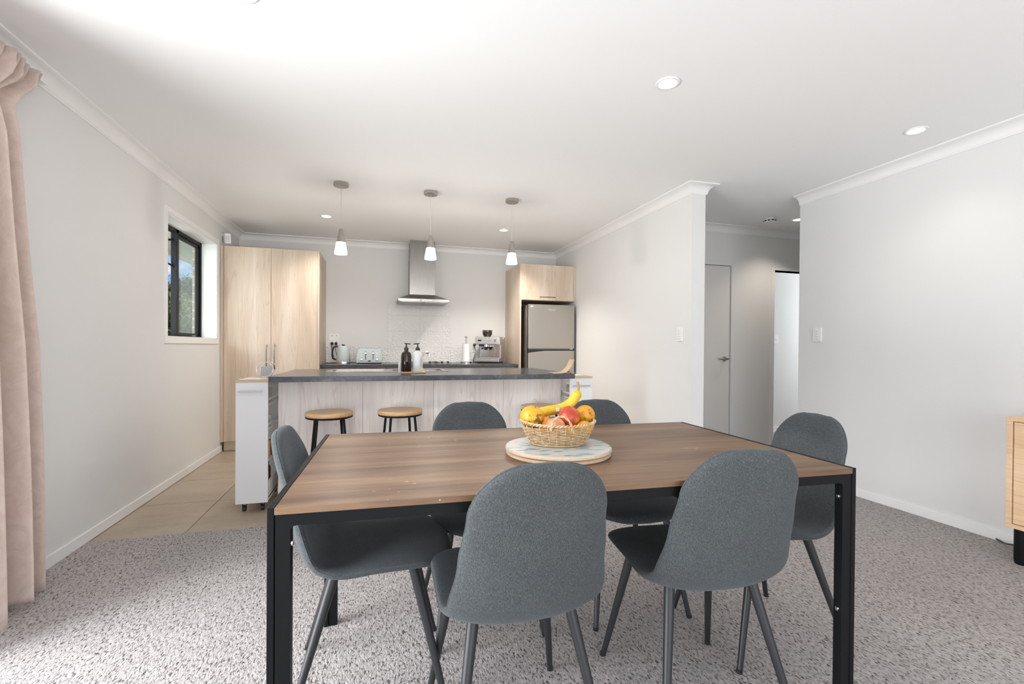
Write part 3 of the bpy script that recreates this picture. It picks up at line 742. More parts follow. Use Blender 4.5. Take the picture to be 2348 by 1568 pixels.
for x in (-0.06, 0.06): MB().box(x-0.045, x+0.045, -0.03, -0.005, 0.1755, 0.1775).box(x-0.045, x+0.045, 0.005, 0.03, 0.1755, 0.1775).build('bread_slots', MDARK, ts)
# cooktop
ck = thing('cooktop', 'black gas cooktop with four knobs set in the back bench', 'cooktop', (0.54, 5.83, BT+0.0005))
MB().box(-0.30, 0.30, -0.25, 0.24, 0, 0.006).build('plate', MSTEEL, ck, bevel=0.002)
for k in range(4):
    MB().lathe([(0.018, 0), (0.018, 0.004), (0.014, 0.006), (0.013, 0.022), (0, 0.023)], 20, T(0.06+k*0.072, -0.21, 0.006), cap=False).box(0.06+k*0.072-0.02, 0.06+k*0.072, -0.213, -0.207, 0.018, 0.025).build('knob', MBLACK, ck, smooth='auto')
for (x, y) in [(-0.16, 0.11), (0.16, 0.11), (-0.16, -0.08), (0.16, -0.02)]:
    MB().lathe([(0.045, 0), (0.045, 0.008), (0.03, 0.011), (0, 0.011)], 20, T(x, y, 0.006), cap=False).build('burner', MBLACK, ck, smooth='auto')
# paper towel holder
ph = thing('paper_towel_holder', 'steel paper towel holder with a roll on the back bench', 'paper towel holder', (1.075, 5.86, BT+0.001))
MB().lathe([(0, 0), (0.072, 0), (0.072, 0.014), (0.068, 0.018), (0, 0.018)], 36, cap=False).build('base', MCHROME, ph, smooth='auto')
MB().cyl((0, 0, 0.018), (0, 0, 0.315), 0.008).lathe([(0.010, 0.315), (0.017, 0.322), (0.017, 0.332), (0.008, 0.338)], 20).build('pole', MNICKEL, ph, smooth='auto')
tr_ = thing('paper_towel_roll', 'white paper towel roll on the steel holder', 'paper towel', (1.075, 5.86, BT+0.020))
MB().lathe([(0.012, 0), (0.052, 0), (0.050, 0.06), (0.047, 0.12), (0.045, 0.222), (0.012, 0.222), (0.012, 0)], 9, cap=False).build('roll', MPAPER, tr_)
# coffee machine
cm = thing('coffee_machine', 'stainless espresso machine with a bean hopper beside the fridge cabinet', 'coffee machine', (1.395, 5.86, BT+0.001), math.radians(-27))
MCS = steel('machine_steel', (0.72, 0.71, 0.70), 0.28, (60, 60, 60))
MB().prism([(-0.15, -0.17), (0.15, -0.17), (0.15, -0.05), (0.15, 0.15), (-0.15, 0.15)], 0.018, 0.062).build('drip_base', MCS, cm, bevel=0.006)
MB().box(-0.135, 0.135, -0.14, 0.14, 0, 0.020).build('foot_plate', MBLACK, cm)
MB().prism([(-0.155, 0.235), (-0.163, 0.25), (-0.163, 0.315), (-0.150, 0.332), (0.14, 0.332), (0.155, 0.31), (0.155, 0.235)], 0, 0.30, T(0, -0.155, 0) @ XZ).build('head', MCS, cm, bevel=0.008, seg=3)
MB().box(-0.15, 0.155, 0.03, 0.145, 0.06, 0.24).box(0.142, 0.155, -0.10, 0.04, 0.06, 0.24, None).build('body', MCS, cm, bevel=0.004)
MB().box(-0.13, 0.138, 0.026, 0.031, 0.07, 0.225).build('back_plate', MCHROME, cm)
MB().box(-0.13, 0.13, -0.15, 0.02, 0.062, 0.066).build('drip_grille', MCHROME, cm)
MB().lathe([(0.034, 0.205), (0.034, 0.237)], 28, T(-0.035, -0.09, 0), cap=True).build('group_head', MCHROME, cm, smooth='auto')
MB().lathe([(0.033, 0.185), (0.036, 0.207)], 24, T(-0.035, -0.09, 0)).tube([(-0.035, -0.12, 0.195), (-0.045, -0.2, 0.19), (-0.05, -0.24, 0.185)], 0.012, 10).box(-0.055, -0.015, -0.10, -0.08, 0.165, 0.187).build('portafilter', MBLACK, cm, smooth='auto')
MB().lathe([(0.030, 0.21), (0.030, 0.237)], 24, T(-0.10, -0.09, 0)).build('grinder_outlet', MBLACK, cm, smooth='auto')
MB().tube(catmull([(0.07, -0.10, 0.237), (0.085, -0.12, 0.19), (0.08, -0.11, 0.12), (0.07, -0.10, 0.085)], 5), 0.0045, 8).build('steam_wand', MCHROME, cm, smooth=True)
MB().box(-0.127, -0.083, -0.158, -0.154, 0.275, 0.295).build('display', MBLACK, cm)
MB().lathe([(0.019, 0), (0.019, 0.012), (0.016, 0.016), (0, 0.016)], 24, T(0.095, -0.154, 0.285) @ RX(PI/2), cap=False).build('dial', MCHROME, cm, smooth='auto')
for k in range(4): MB().lathe([(0.006, 0), (0.006, 0.003), (0, 0.003)], 14, T(-0.045+k*0.028, -0.1545, 0.285) @ RX(PI/2), cap=False).build('button', MCHROME, cm)
MB().lathe([(0.038, 0.333), (0.058, 0.36), (0.062, 0.372), (0.062, 0.412), (0.060, 0.412), (0.060, 0.374), (0.056, 0.362), (0.036, 0.336)], 32, T(-0.045, 0.0, 0), cap=False).build('hopper', MSMOKE, cm, smooth='auto')
MB().lathe([(0, 0.334), (0.036, 0.336), (0.055, 0.362), (0.054, 0.37), (0, 0.372)], 28, T(-0.045, 0.0, 0), cap=False).build('coffee_beans', mk('coffee_beans', (0.05, 0.02, 0.01), 0.4), cm, smooth='auto')
MB().lathe([(0, 0.412), (0.063, 0.412), (0.063, 0.418), (0, 0.420)], 32, T(-0.045, 0.0, 0), cap=False).build('hopper_lid', MSMOKE, cm, smooth='auto')
MB().box(0.10, 0.16, 0.05, 0.14, 0.29, 0.325).build('side_handle', MCS, cm, bevel=0.006)

# ------------------------------------------------------------------ island
IX0, IX1, IY0, IY1, IT = -0.666, 1.443, 3.292, 4.29, 0.900
PY = 3.548
isl = thing('island_cabinet', 'pale wood-grain panelled island bench facing the dining table', 'island', (0, 0, 0))
jn = [-0.655, -0.10, 0.405, 0.95, 1.432]
for p, q in zip(jn, jn[1:]): MB().box(p+0.0008, q-0.0008, PY, PY+0.02, 0.0, IT-0.037).build('front_panel', MISL, isl)
MB().box(-0.655, 1.432, PY+0.02, 4.24, 0.0, IT-0.037).box(-0.655, -0.637, PY+0.02, 4.26, 0, IT-0.037).build('body', MISL, isl) if False else MB().box(-0.655, 1.432, PY+0.02, 3.74, 0.0, IT-0.037).box(-0.655, 1.432, 3.74, 4.24, 0.0, 0.70).box(-0.655, -0.52, 3.74, 4.24, 0.7, IT-0.037).box(0.75, 1.432, 3.74, 4.24, 0.7, IT-0.037).build('body', MISL, isl)
hx0, hx1, hy0, hy1 = -0.36, 0.54, 3.80, 4.18
wt = MB()
wt.box(IX0, IX1, IY0, hy0, IT-0.036, IT).box(IX0, IX1, hy1, IY1, IT-0.036, IT).box(IX0, hx0, hy0, hy1, IT-0.036, IT).box(hx1, IX1, hy0, hy1, IT-0.036, IT)
tag(wt.build('island_worktop', MTOP, bevel=0.0), 'dark charcoal laminate island worktop with a front overhang', 'worktop')
sk = thing('sink', 'stainless steel sink and drainer set into the island worktop', 'sink', (0, 0, IT))
MB().box(hx0-0.012, hx1+0.012, hy0-0.012, hy0+0.03, 0.0005, 0.004).box(hx0-0.012, hx1+0.012, hy1-0.03, hy1+0.012, 0.0005, 0.004).box(hx0-0.012, hx0+0.02, hy0, hy1, 0.0005, 0.004).box(hx1-0.02, hx1+0.012, hy0, hy1, 0.0005, 0.004).box(0.06, 0.12, hy0, hy1, 0.0005, 0.004).build('rim', MSINK, sk, bevel=0.0015)
MB().box(hx0, 0.09, hy0, hy1, -0.012, -0.009).box(hx0, hx0+0.002, hy0, hy1, -0.012, 0).box(hx0, 0.09, hy1-0.002, hy1, -0.012, 0).box(hx0, 0.09, hy0, hy0+0.002, -0.012, 0).build('drainer', MSINK, sk)
MB().box(0.09, hx1, hy0, hy1, -0.16, -0.157).box(0.09, 0.092, hy0, hy1, -0.16, 0).box(hx1-0.002, hx1, hy0, hy1, -0.16, 0).box(0.09, hx1, hy1-0.002, hy1, -0.16, 0).box(0.09, hx1, hy0, hy0+0.002, -0.16, 0).build('bowl', MSINK, sk)
tb = thing('tap', 'chrome mixer tap behind the white soap bottle', 'tap', (0.315, 3.765, IT+0.001))
MB().lathe([(0.026, 0), (0.024, 0.01), (0.021, 0.02), (0.021, 0.085), (0.015, 0.10), (0, 0.102)], 28, cap=False).build('base', MCHROME, tb, smooth='auto')
MB().tube(catmull([(0.0, 0.0, 0.06), (0.022, 0.06, 0.105), (0.05, 0.12, 0.142), (0.085, 0.16, 0.150), (0.098, 0.168, 0.140)], 6), 0.011, 14).lathe([(0.014, 0), (0.014, 0.02)], 18, T(0.098, 0.168, 0.118)).build('spout', MCHROME, tb, smooth='auto')
MB().tube([(0, 0, 0.10), (-0.01, -0.02, 0.115), (-0.02, -0.06, 0.12)], 0.006, 10).build('lever', MCHROME, tb, smooth=True)
# soap tray and bottles
ty = tag(MB().prism(rr(0.18, 0.085, 0.012), 0, 0.010, T(0.262, 3.60, IT+0.0005)).build('soap_tray', MTRAY, bevel=0.003), 'small bamboo tray under the two soap bottles on the island', 'tray')
MAMB = M('dark_amber_glass', (0.022, 0.012, 0.008), 0.06).m
def bottle(name, loc, mat, sgn, label):
    r = thing(name, label, 'bottle', loc)
    MB().lathe([(0, 0), (0.037, 0), (0.0385, 0.003), (0.0385, 0.120), (0.036, 0.132), (0.028, 0.145), (0.015, 0.153), (0.014, 0.160), (0, 0.160)], 36, cap=False).build('bottle_body', mat, r, smooth='auto', angle=50)
    MB().lathe([(0.0165, 0.158), (0.0165, 0.176), (0.010, 0.182), (0.006, 0.186), (0.005, 0.208)], 24).tube(catmull([(-sgn*0.014, 0, 0.212), (0, 0, 0.209), (sgn*0.02, 0, 0.208), (sgn*0.030, 0, 0.204)], 4), 0.004, 8).build('pump', MBLACK, r, smooth='auto')
    return r
bottle('soap_bottle', (0.208, 3.60, IT+0.011), MAMB, 1, 'dark amber pump bottle on the bamboo tray')
wb = bottle('soap_bottle', (0.292, 3.60, IT+0.011), mk('white_ceramic', (0.80, 0.80, 0.79), 0.25), -1, 'white pump bottle on the bamboo tray beside the dark one')
text('WASH', 'lettering', 0.022, MGREY, wb, T(0.0225, -0.0318, 0.072) @ RZ(math.radians(35)) @ RX(PI/2) @ RZ(PI/2))
sb = thing('dish_brush', 'white dish brush standing behind the dark bottle', 'brush', (0.165, 3.64, IT+0.001))
MB().lathe([(0.012, 0), (0.014, 0.05), (0.012, 0.072), (0.006, 0.08)], 16).build('brush_head', MPAPER, sb, smooth='auto')

# ------------------------------------------------------------------ trolleys beside the island
def trolley(x0, sgn, label):
    """x0 left edge of the front panel; open side faces the island (sgn=+1: right side open)"""
    r = thing('rolling_pantry_trolley', label, 'trolley', (x0, 3.40, 0))
    w, D = 0.190, 0.52
    MB().box(0, w, 0, 0.016, 0.068, 0.857).build('front_panel', MLAM, r, bevel=0.001)
    MB().box(0, w, D-0.016, D, 0.068, 0.857).build('back_panel', MLAM, r)
    MB().box(-0.0015, w+0.0015, -0.002, D+0.002, 0.857, 0.874).build('top', MPLY, r, bevel=0.001)
    for z in (0.085, 0.33, 0.54, 0.70):
        MB().box(0.004, w-0.004, 0.016, D-0.016, z, z+0.010).build('shelf', MLAM, r)
    so_ = 0.004 if sgn < 0 else w-0.010
    MB().box(so_, so_+0.006, 0.016, D-0.016, 0.07, 0.20).build('lower_rail', MLAM, r)
    for z in (0.57, 0.735): MB().box(so_, so_+0.005, 0.016, D-0.016, z, z+0.012).build('rail', MLAM, r)
    h = MB().box(0.018, w-0.028, -0.024, -0.016, 0.796, 0.804); h.box(0.026, 0.032, -0.018, 0, 0.797, 0.803).box(w-0.042, w-0.036, -0.018, 0, 0.797, 0.803)
    h.build('handle', MNICKEL, r, bevel=0.001)
    for (x, y) in ((0.04, 0.06), (w-0.04, 0.06), (0.04, D-0.06), (w-0.04, D-0.06)):
        MB().cyl((x-0.009, y, 0.022), (x+0.009, y, 0.022), 0.020).box(x-0.012, x-0.010, y-0.012, y+0.012, 0.02, 0.062).box(x+0.010, x+0.012, y-0.012, y+0.012, 0.02, 0.062).box(x-0.014, x+0.014, y-0.014, y+0.014, 0.06, 0.070).build('caster', MBLACK, r, smooth='auto')
    return r
trolley(-0.879, 1, 'narrow white rolling trolley left of the island')
trolley(1.449, -1, 'narrow white rolling trolley right of the island, mostly behind a chair')
# goods on the shelves of the left trolley
MRED = mk('red_packaging', (0.45, 0.03, 0.02), 0.4); MYEL = mk('mustard', (0.60, 0.36, 0.04), 0.3); MPUR = mk('purple_label', (0.14, 0.07, 0.20), 0.5); MBLUE = mk('blue_packaging', (0.04, 0.10, 0.42), 0.4)
def tumbler(loc, label, r=0.034, h=0.10):
    o = MB().lathe([(0, 0), (r*0.78, 0), (r, h), (r*0.94, h), (r*0.74, 0.008), (0, 0.008)], 20, cap=False).build('drinking_glass', MCLEAR, None, smooth='auto')
    o.location = loc; tag(o, label, 'glass', 'clear glasses on the upper trolley shelf'); return o
tumbler((-0.735, 3.47, 0.711), 'clear glass nearest the front on the upper shelf of the left trolley')
tumbler((-0.740, 3.55, 0.711), 'clear glass behind the front one on the upper shelf of the left trolley')
tumbler((-0.740, 3.64, 0.711), 'third clear glass back on the upper shelf of the left trolley')
bw = MB().lathe([(0, 0), (0.03, 0), (0.045, 0.03), (0.05, 0.055), (0.048, 0.055), (0.042, 0.031), (0.028, 0.004), (0, 0.004)], 24, cap=False).build('glass_bowl', MCLEAR, None, smooth='auto'); bw.location = (-0.745, 3.49, 0.551)
tag(bw, 'clear glass bowl on the middle shelf of the left trolley', 'bowl')
def jar(name, loc, r, h, mat, lid, label, cat='jar'):
    t_ = thing(name, label, cat, loc)
    MB().lathe([(0, 0), (r, 0), (r, h*0.75), (r*0.6, h*0.85), (r*0.6, h*0.9), (0, h*0.9)], 20, cap=False).build('jar_body', mat, t_, smooth='auto')
    MB().lathe([(r*0.66, h*0.85), (r*0.66, h), (0, h)], 18, cap=True).build('lid', lid, t_, smooth='auto')
jar('condiment_jar', (-0.730, 3.50, 0.341), 0.035, 0.15, MYEL, MBLACK, 'mustard yellow jar with a dark lid on the left trolley')
jar('condiment_jar', (-0.735, 3.60, 0.341), 0.033, 0.13, MPUR, MPAPER, 'purple-labelled jar behind the yellow one on the left trolley')
jar('sauce_bottle', (-0.728, 3.48, 0.096), 0.028, 0.20, MRED, MBLACK, 'red sauce bottle on the lowest shelf of the left trolley', 'bottle')
jar('sauce_bottle', (-0.735, 3.57, 0.096), 0.03, 0.22, mk('dark_sauce', (0.05, 0.03, 0.02), 0.2), MBLACK, 'dark sauce bottle on the lowest shelf of the left trolley', 'bottle')
def carton(loc, d, mat, label):
    o = MB().box(-d[0]/2, d[0]/2, -d[1]/2, d[1]/2, 0, d[2]).build('carton', mat, None, bevel=0.002); o.location = loc
    tag(o, label, 'box')
carton((-0.740, 3.60, 0.551), (0.07, 0.06, 0.07), mk('clear_box', (0.7, 0.72, 0.75), 0.3), 'pale box beside the glass bowl on the left trolley')
carton((1.50, 3.48, 0.551), (0.07, 0.09, 0.05), MPAPER, 'white box under the blue one on the right trolley')
carton((1.50, 3.485, 0.602), (0.065, 0.10, 0.025), MBLUE, 'blue packet on the shelf of the right trolley')
carton((1.50, 3.50, 0.628), (0.07, 0.10, 0.03), MPAPER, 'white packet stacked on the blue one on the right trolley')
jar('spice_jar', (1.485, 3.455, 0.711), 0.015, 0.09, MRED, MBLACK, 'small red jar on the upper shelf of the right trolley')
jar('spice_jar', (1.49, 3.52, 0.711), 0.022, 0.11, mk('tan_jar', (0.5, 0.38, 0.25), 0.4), MPAPER, 'tan jar with a white lid on the upper shelf of the right trolley')
# papers on the trolley tops
bk = MB().prism([(-0.08, -0.05), (0.05, -0.055), (0.07, 0.02), (-0.05, 0.06)], 0, 0.004).build('booklet', MPAPER); bk.location = (-0.79, 3.49, 0.8745); tag(bk, 'white booklet with dark edge lying on the left trolley', 'booklet')
bk = MB().prism([(-0.06, -0.06), (0.05, -0.04), (0.04, 0.06), (-0.07, 0.05)], 0, 0.005, RZ(0.3)).build('booklet', MPAPER); bk.location = (1.55, 3.50, 0.8745); tag(bk, 'grey booklet lying on the right trolley', 'booklet')
# napkin holder on left trolley
nh = thing('napkin_holder', 'round chrome wire napkin holder on the left trolley', 'napkin holder', (-0.755, 3.66, 0.8745), 0.35)
for dy, dx in ((-0.018, -0.012), (0.022, 0.022)):
    MB().tube([(dx+0.052*math.cos(2*PI*k/28), dy, 0.056+0.052*math.sin(2*PI*k/28)) for k in range(28)], 0.002, 8, closed=True).build('wire_hoop', MCHROME, nh, smooth=True)
MB().prism(rr(0.09, 0.055, 0.02), 0, 0.004, T(0.005, 0, 0)).build('base', MCHROME, nh)
npk = MB().box(-0.03, 0.04, -0.010, 0.014, 0.0, 0.070, T(0, 0, 0.005)).build('napkin_stack', mk('grey_napkin', (0.45, 0.46, 0.48), 0.8), None, bevel=0.003); npk.location = (-0.755, 3.66, 0.8745); npk.rotation_euler = (0, 0, 0.35)
tag(npk, 'grey napkins held between the chrome hoops', 'napkins')
# wooden stand at right end of the worktop
wd = thing('wooden_stand', 'curved wooden tablet stand at the right end of the island worktop', 'stand', (1.40, 3.36, IT+0.0005))
pf = catmull([(-0.13, 0, 0.004), (-0.05, 0, 0.006), (-0.01, 0, 0.020), (0.022, 0, 0.055), (0.045, 0, 0.105)], 6)
b = MB(); 
top = [(p.x, p.z+0.004) for p in pf]; bot = [(p.x+0.002, p.z-0.004) for p in pf][::-1]
b.prism(top+bot, -0.05, 0.05, XZ).build('curved_rest', MPLY, wd, bevel=0.001)
MB().prism([(0.000, 0.034), (0.012, 0.040), (0.034, 0.0), (0.022, 0.0)], -0.03, 0.03, XZ).prism([(-0.03, 0.012), (-0.02, 0.014), (0.030, 0.006), (0.030, 0.0), (-0.03, 0.002)], -0.03, 0.03, XZ).build('prop_leg', MPLY, wd)

# ------------------------------------------------------------------ bar stools
def stool(loc, label):
    r = thing('bar_stool', label, 'stool', loc, 0, 'wooden stools at the island')
    MB().lathe([(0, 0.632), (0.148, 0.632), (0.152, 0.637), (0.152, 0.655), (0.148, 0.660), (0, 0.661)], 48, cap=False).build('seat', MSEAT, r, smooth='auto')
    MB().lathe([(0, 0.618), (0.138, 0.618), (0.149, 0.622), (0.150, 0.632), (0, 0.632)], 48, cap=False).build('seat_ring', MFRAME, r, smooth='auto')
    for k in range(4):
        a = PI/4+0.18+k*PI/2; c_, s_ = math.cos(a), math.sin(a)
        MB().cyl((0.115*c_, 0.115*s_, 0.618), (0.185*c_, 0.185*s_, 0.0), 0.0085, n=14).build('leg', MFRAME, r, smooth='auto')
    MB().tube([(0.165*math.cos(PI/4+0.18+k*PI/2), 0.165*math.sin(PI/4+0.18+k*PI/2), 0.20) for k in range(4)], 0.007, 10, closed=True).build('footrest', MFRAME, r, smooth=True)
    return r
st0 = stool((-0.308, 3.36, 0), 'wooden-topped bar stool nearest the left end of the island')
dup(st0, (0.155, 3.36, 0), 0.0, 'middle bar stool, just left of the far grey chair')
dup(st0, (1.195, 3.36, 0), 0.1, 'bar stool half hidden behind the fruit basket')

# ------------------------------------------------------------------ sideboard
sd = thing('sideboard', 'pale oak sideboard on black legs at the right edge of the photo', 'sideboard', (0, 0, 0))
y1, y0, xf, xb_ = 1.645, 0.06, 3.17, 3.455
zb, zt = 0.180, 0.756
MB().box(xf+0.02, xb_, y0, y1, zb, zb+0.022).box(xf+0.02, xb_, y0, y1, zt-0.022, zt).box(xf+0.02, xb_, y1-0.022, y1, zb+0.022, zt-0.022).box(xf+0.02, xb_, y0, y0+0.022, zb+0.022, zt-0.022).box(xb_-0.01, xb_, y0, y1, zb+0.022, zt-0.022).box(xf, xf+0.02, y0, y1, zb, zb+0.022).box(xf, xf+0.02, y0, y1, zt-0.022, zt).box(xf, xf+0.02, y1-0.024, y1, zb+0.022, zt-0.022).build('carcass', MSIDE, sd, bevel=0.0015)
for k in range(3):
    a = y1-0.026-(k+1)*0.505; MB().box(xf+0.004, xf+0.022, a+0.002, a+0.503, zb+0.025, zt-0.025).build('door', MSIDE, sd, bevel=0.0015)
for (x, y) in ((3.205, y1-0.055), (3.205, 0.85), (3.205, 0.12), (3.42, y1-0.055), (3.42, 0.12)):
    MB().lathe([(0.030, 0), (0.034, 0.02), (0.034, zb)], 24, T(x, y, 0)).build('leg', MFRAME, sd, smooth='auto')
tag(MB().tube(catmull([(3.452, 1.83, 0.010), (3.42, 1.78, 0.012), (3.38, 1.74, 0.025), (3.34, 1.68, 0.045), (3.32, 1.62, 0.05), (3.31, 1.5, 0.03)], 8), 0.0045, 8).build('power_cable', MBLACK, None, smooth=True), 'black cable running from the right wall under the sideboard', 'cable')

# ------------------------------------------------------------------ dining table
TX, TY, TR, TW, TD, TZ = -0.2281, 1.1158, -0.0385, 1.598, 0.874, 0.7498
tbl = thing('dining_table', 'walnut-topped dining table with a black steel frame', 'table', (TX, TY, 0), TR)
MB().box(0.0155, TW-0.0155, -0.002, TD+0.002, TZ-0.016, TZ-0.0005).build('tabletop', MWAL, tbl, bevel=0.0012)
def endframe(x0, x1):
    m = MB(); m.box(x0, x1, 0, 0.034, 0, TZ).box(x0, x1, TD-0.034, TD, 0, TZ).box(x0, x1, 0.034, TD-0.034, TZ-0.034, TZ)
    return m
endframe(0, 0.0145).build('end_frame', MFRAME, tbl, bevel=0.0015); endframe(TW-0.0145, TW).build('end_frame', MFRAME, tbl, bevel=0.0015)
def sideframe(y0, y1):
    z1 = TZ-0.0165; z0 = z1-0.026; xi = 0.0475; r = 0.012
    P = [(0.0165, 0), (xi, 0)]
    for k in range(6): a = PI - PI/2*k/5; P.append((xi+r+r*math.cos(a), z0-r+r*math.sin(a)))
    for k in range(6): a = PI/2 - PI/2*k/5; P.append((TW-xi-r+r*math.cos(a), z0-r+r*math.sin(a)))
    P += [(TW-xi, 0), (TW-0.0165, 0), (TW-0.0165, z1), (0.0165, z1)]
    m = MB(); m.prism(P, y0, y1, XZ); return m
sideframe(0.001, 0.028).build('side_frame', MFRAME, tbl, bevel=0.001); sideframe(TD-0.028, TD-0.001).build('side_frame', MFRAME, tbl, bevel=0.001)
for x, s_ in ((0.0475, 1), (TW-0.0475, -1)):
    for y in (0.014, TD-0.014):
        for z in (0.665, 0.33):
            MB().lathe([(0.0065, 0), (0.006, 0.003), (0.003, 0.0045)], 12, T(x, y, z) @ RY(s_*PI/2)).build('bolt', MCHROME, tbl, smooth='auto')
for k in range(3): MB().box(0.0145+0.0, TW-0.0145, 0.2+0.22*k, 0.225+0.22*k, TZ-0.036, TZ-0.017).build('support_bar', MFRAME, tbl)

# ------------------------------------------------------------------ chairs
def interp(x, pts):
    for (a, va), (b_, vb) in zip(pts, pts[1:]):
        if x <= b_:
            t_ = (x-a)/(b_-a); t_ = t_*t_*(3-2*t_); return va+(vb-va)*t_
    return pts[-1][1]
def make_chair(label):
    r = thing('dining_chair', label, 'chair', (0, 0, 0), 0, 'grey fabric chairs around the dining table')
    prof = catmull([(0.250, 0.410, 0), (0.225, 0.435, 0), (0.16, 0.442, 0), (0.06, 0.434, 0), (-0.03, 0.422, 0), (-0.10, 0.418, 0), (-0.155, 0.434, 0), (-0.194, 0.480, 0), (-0.218, 0.555, 0), (-0.240, 0.65, 0), (-0.264, 0.755, 0), (-0.284, 0.842, 0)], 5)
    ln = [0]
    for a, b_ in zip(prof, prof[1:]): ln.append(ln[-1]+(b_-a).length)
    Ltot = ln[-1]
    # resample with denser ends
    N = 76; pos = []
    for j in range(N+1):
        u = j/N; s_ = Ltot*(0.5-0.5*math.cos(PI*u))*0.55 + Ltot*u*0.45; pos.append(s_)
    def at(s_):
        for i in range(len(ln)-1):
            if s_ <= ln[i+1]+1e-9:
                t_ = (s_-ln[i])/(ln[i+1]-ln[i]); return prof[i].lerp(prof[i+1], t_)
        return prof[-1]
    Wp = [(0, 0.200), (0.10, 0.212), (0.36, 0.216), (0.47, 0.204), (0.60, 0.187), (0.72, 0.173), (Ltot, 0.150)]
    Cp = [(0, 0.0), (0.12, 0.010), (0.30, 0.026), (0.42, 0.038), (0.52, 0.044), (0.66, 0.042), (Ltot, 0.028)]
    NR = 40
    rings = []
    for s_ in pos:
        p = at(s_); a = at(max(0, s_-0.004)); b_ = at(min(Ltot, s_+0.004)); tg = (b_-a).normalized()
        nrm = Vector((-tg.y, tg.x, 0))     # (y,z) plane; inner side
        nrm = Vector((tg.y, -tg.x, 0)) if nrm.dot(Vector((0.5, 0.8, 0))) < 0 else nrm
        d0, d1 = max(0.0, s_), max(0.0, Ltot-s_)
        e0 = (1-max(0, 1-d0/0.12)**2.6)**(1/2.6); e1 = (1-max(0, 1-d1/0.15)**2.8)**(1/2.8)
        hw = max(0.0012, interp(s_, Wp)*e0*e1); th = 0.0195*min(1, (1-max(0, 1-d0/0.022)**2)**0.5)*min(1, (1-max(0, 1-d1/0.022)**2)**0.5)+0.0006
        cu = interp(s_, Cp)
        ring = []
        for k in range(NR):
            ph = 2*PI*k/NR; cc, ss = math.cos(ph), math.sin(ph)
            x = hw*math.copysign(abs(cc)**0.72, cc); off = th*math.copysign(abs(ss)**0.62, ss)
            off += cu*(abs(x)/0.225)**2.3
            ring.append(Vector((x, p.x+nrm.x*off, p.y+nrm.y*off)))
        rings.append(ring)
    def half(lo, hi):
        b_ = bmesh.new(); G = [[b_.verts.new(rg[k % NR]) for k in range(lo, hi+1)] for rg in rings]
        for A, B in zip(G, G[1:]):
            for k in range(len(A)-1): b_.faces.new((A[k], A[k+1], B[k+1], B[k]))
        b_.faces.new(G[0]); b_.faces.new(G[-1][::-1])
        m = MB(); m.b.free(); m.b = b_; return m
    half(0, NR//2).build('seat_cushion', MFAB, r, smooth=True)
    half(NR//2, NR).build('back_cover', MFAB, r, smooth=True)
    pts = [rg[0] for rg in rings[1:-1]] + [rg[NR//2] for rg in rings[1:-1]][::-1]
    MB().tube([p for p in pts], 0.0016, 6, closed=True).build('piping', MFAB, r, smooth=True)
    MB().box(-0.11, 0.11, -0.08, 0.12, 0.398, 0.404).build('seat_plate', MFRAME, r)
    for sx in (-1, 1):
        for (yt, yf, xf_) in ((0.125, 0.225, 0.205), (-0.105, -0.230, 0.206)):
            lg = MB().cyl((sx*xf_, yf, 0.0), (sx*(0.142 if yt > 0 else 0.130), yt, 0.418), 0.0095, 0.0155, 18).build('leg', MLEG, r, smooth='auto')
            MB().cyl((sx*xf_, yf, -0.0005), (sx*xf_*0.997, yf*0.996, 0.012), 0.0105, 0.0105, 16).build('foot_cap', MBLACK, lg)
    return r
CH = [((0.368, 1.272), 9.5, 'grey fabric dining chair seen from behind, front left of the table'),
      ((0.962, 1.272), -6.2, 'grey fabric dining chair seen from behind, front right of the table'),
      ((-0.012, 1.624), -91, 'grey fabric dining chair at the left end of the table'),
      ((0.415, 1.905), 180, 'grey fabric dining chair on the far side of the table, left of the fruit basket'),
      ((1.040, 1.872), 177, 'grey fabric dining chair on the far side of the table, right of the fruit basket'),
      ((1.427, 1.499), 86, 'grey fabric dining chair at the right end of the table')]
c0 = make_chair(CH[0][2]); c0.location = (*CH[0][0], 0)
for (p, a, l) in CH[1:]: dup(c0, (*p, 0), math.radians(a), l)

# ------------------------------------------------------------------ centrepiece
BX, BY, BZ = 0.578, 1.452, TZ
def boardtop():
    m = M('leaf_print_board', (0.82, 0.80, 0.76), 0.35)
    def leaves(sc, rot, thr):
        v = m.n('ShaderNodeTexVoronoi', feature='F1'); v.inputs['Scale'].default_value = sc; v.inputs['Randomness'].default_value = 1
        m.l(m.coord((0.55, 1.5, 0.0), (0, 0, rot)), v.inputs[0]); return m.ramp(v.outputs['Distance'], [(thr, (1, 1, 1)), (thr+0.03, (0, 0, 0))])
    tint = m.ramp(m.noise(22, det=2), [(0.4, (0.07, 0.24, 0.28)), (0.6, (0.20, 0.38, 0.42))])
    a = m.mix(leaves(26, 0.5, 0.27), (0.50, 0.48, 0.45), tint)
    bcol = m.mix(leaves(24, -0.7, 0.21), a, (0.13, 0.33, 0.38))
    m.base(bcol); return m.m
bd = thing('lazy_susan', 'round turntable board with a blue leaf print under the fruit basket', 'serving board', (BX, BY, BZ))
MB().lathe([(0, 0.0), (0.168, 0.0), (0.172, 0.004), (0.172, 0.009), (0.168, 0.012), (0.166, 0.0135), (0, 0.0135)], 72, cap=False).build('base_disc', MPLY, bd, smooth='auto')
MB().lathe([(0, 0.014), (0.172, 0.014), (0.175, 0.017), (0.175, 0.023), (0.173, 0.0255)], 72, cap=False).lathe([(0.173, 0.0255), (0, 0.0255)], 72, cap=False).build('top_disc', MPLY, bd, smooth='auto')
MB().lathe([(0, 0.0256), (0.1725, 0.0256), (0.1715, 0.0268), (0, 0.0268)], 72, cap=False).build('printed_face', boardtop(), bd)
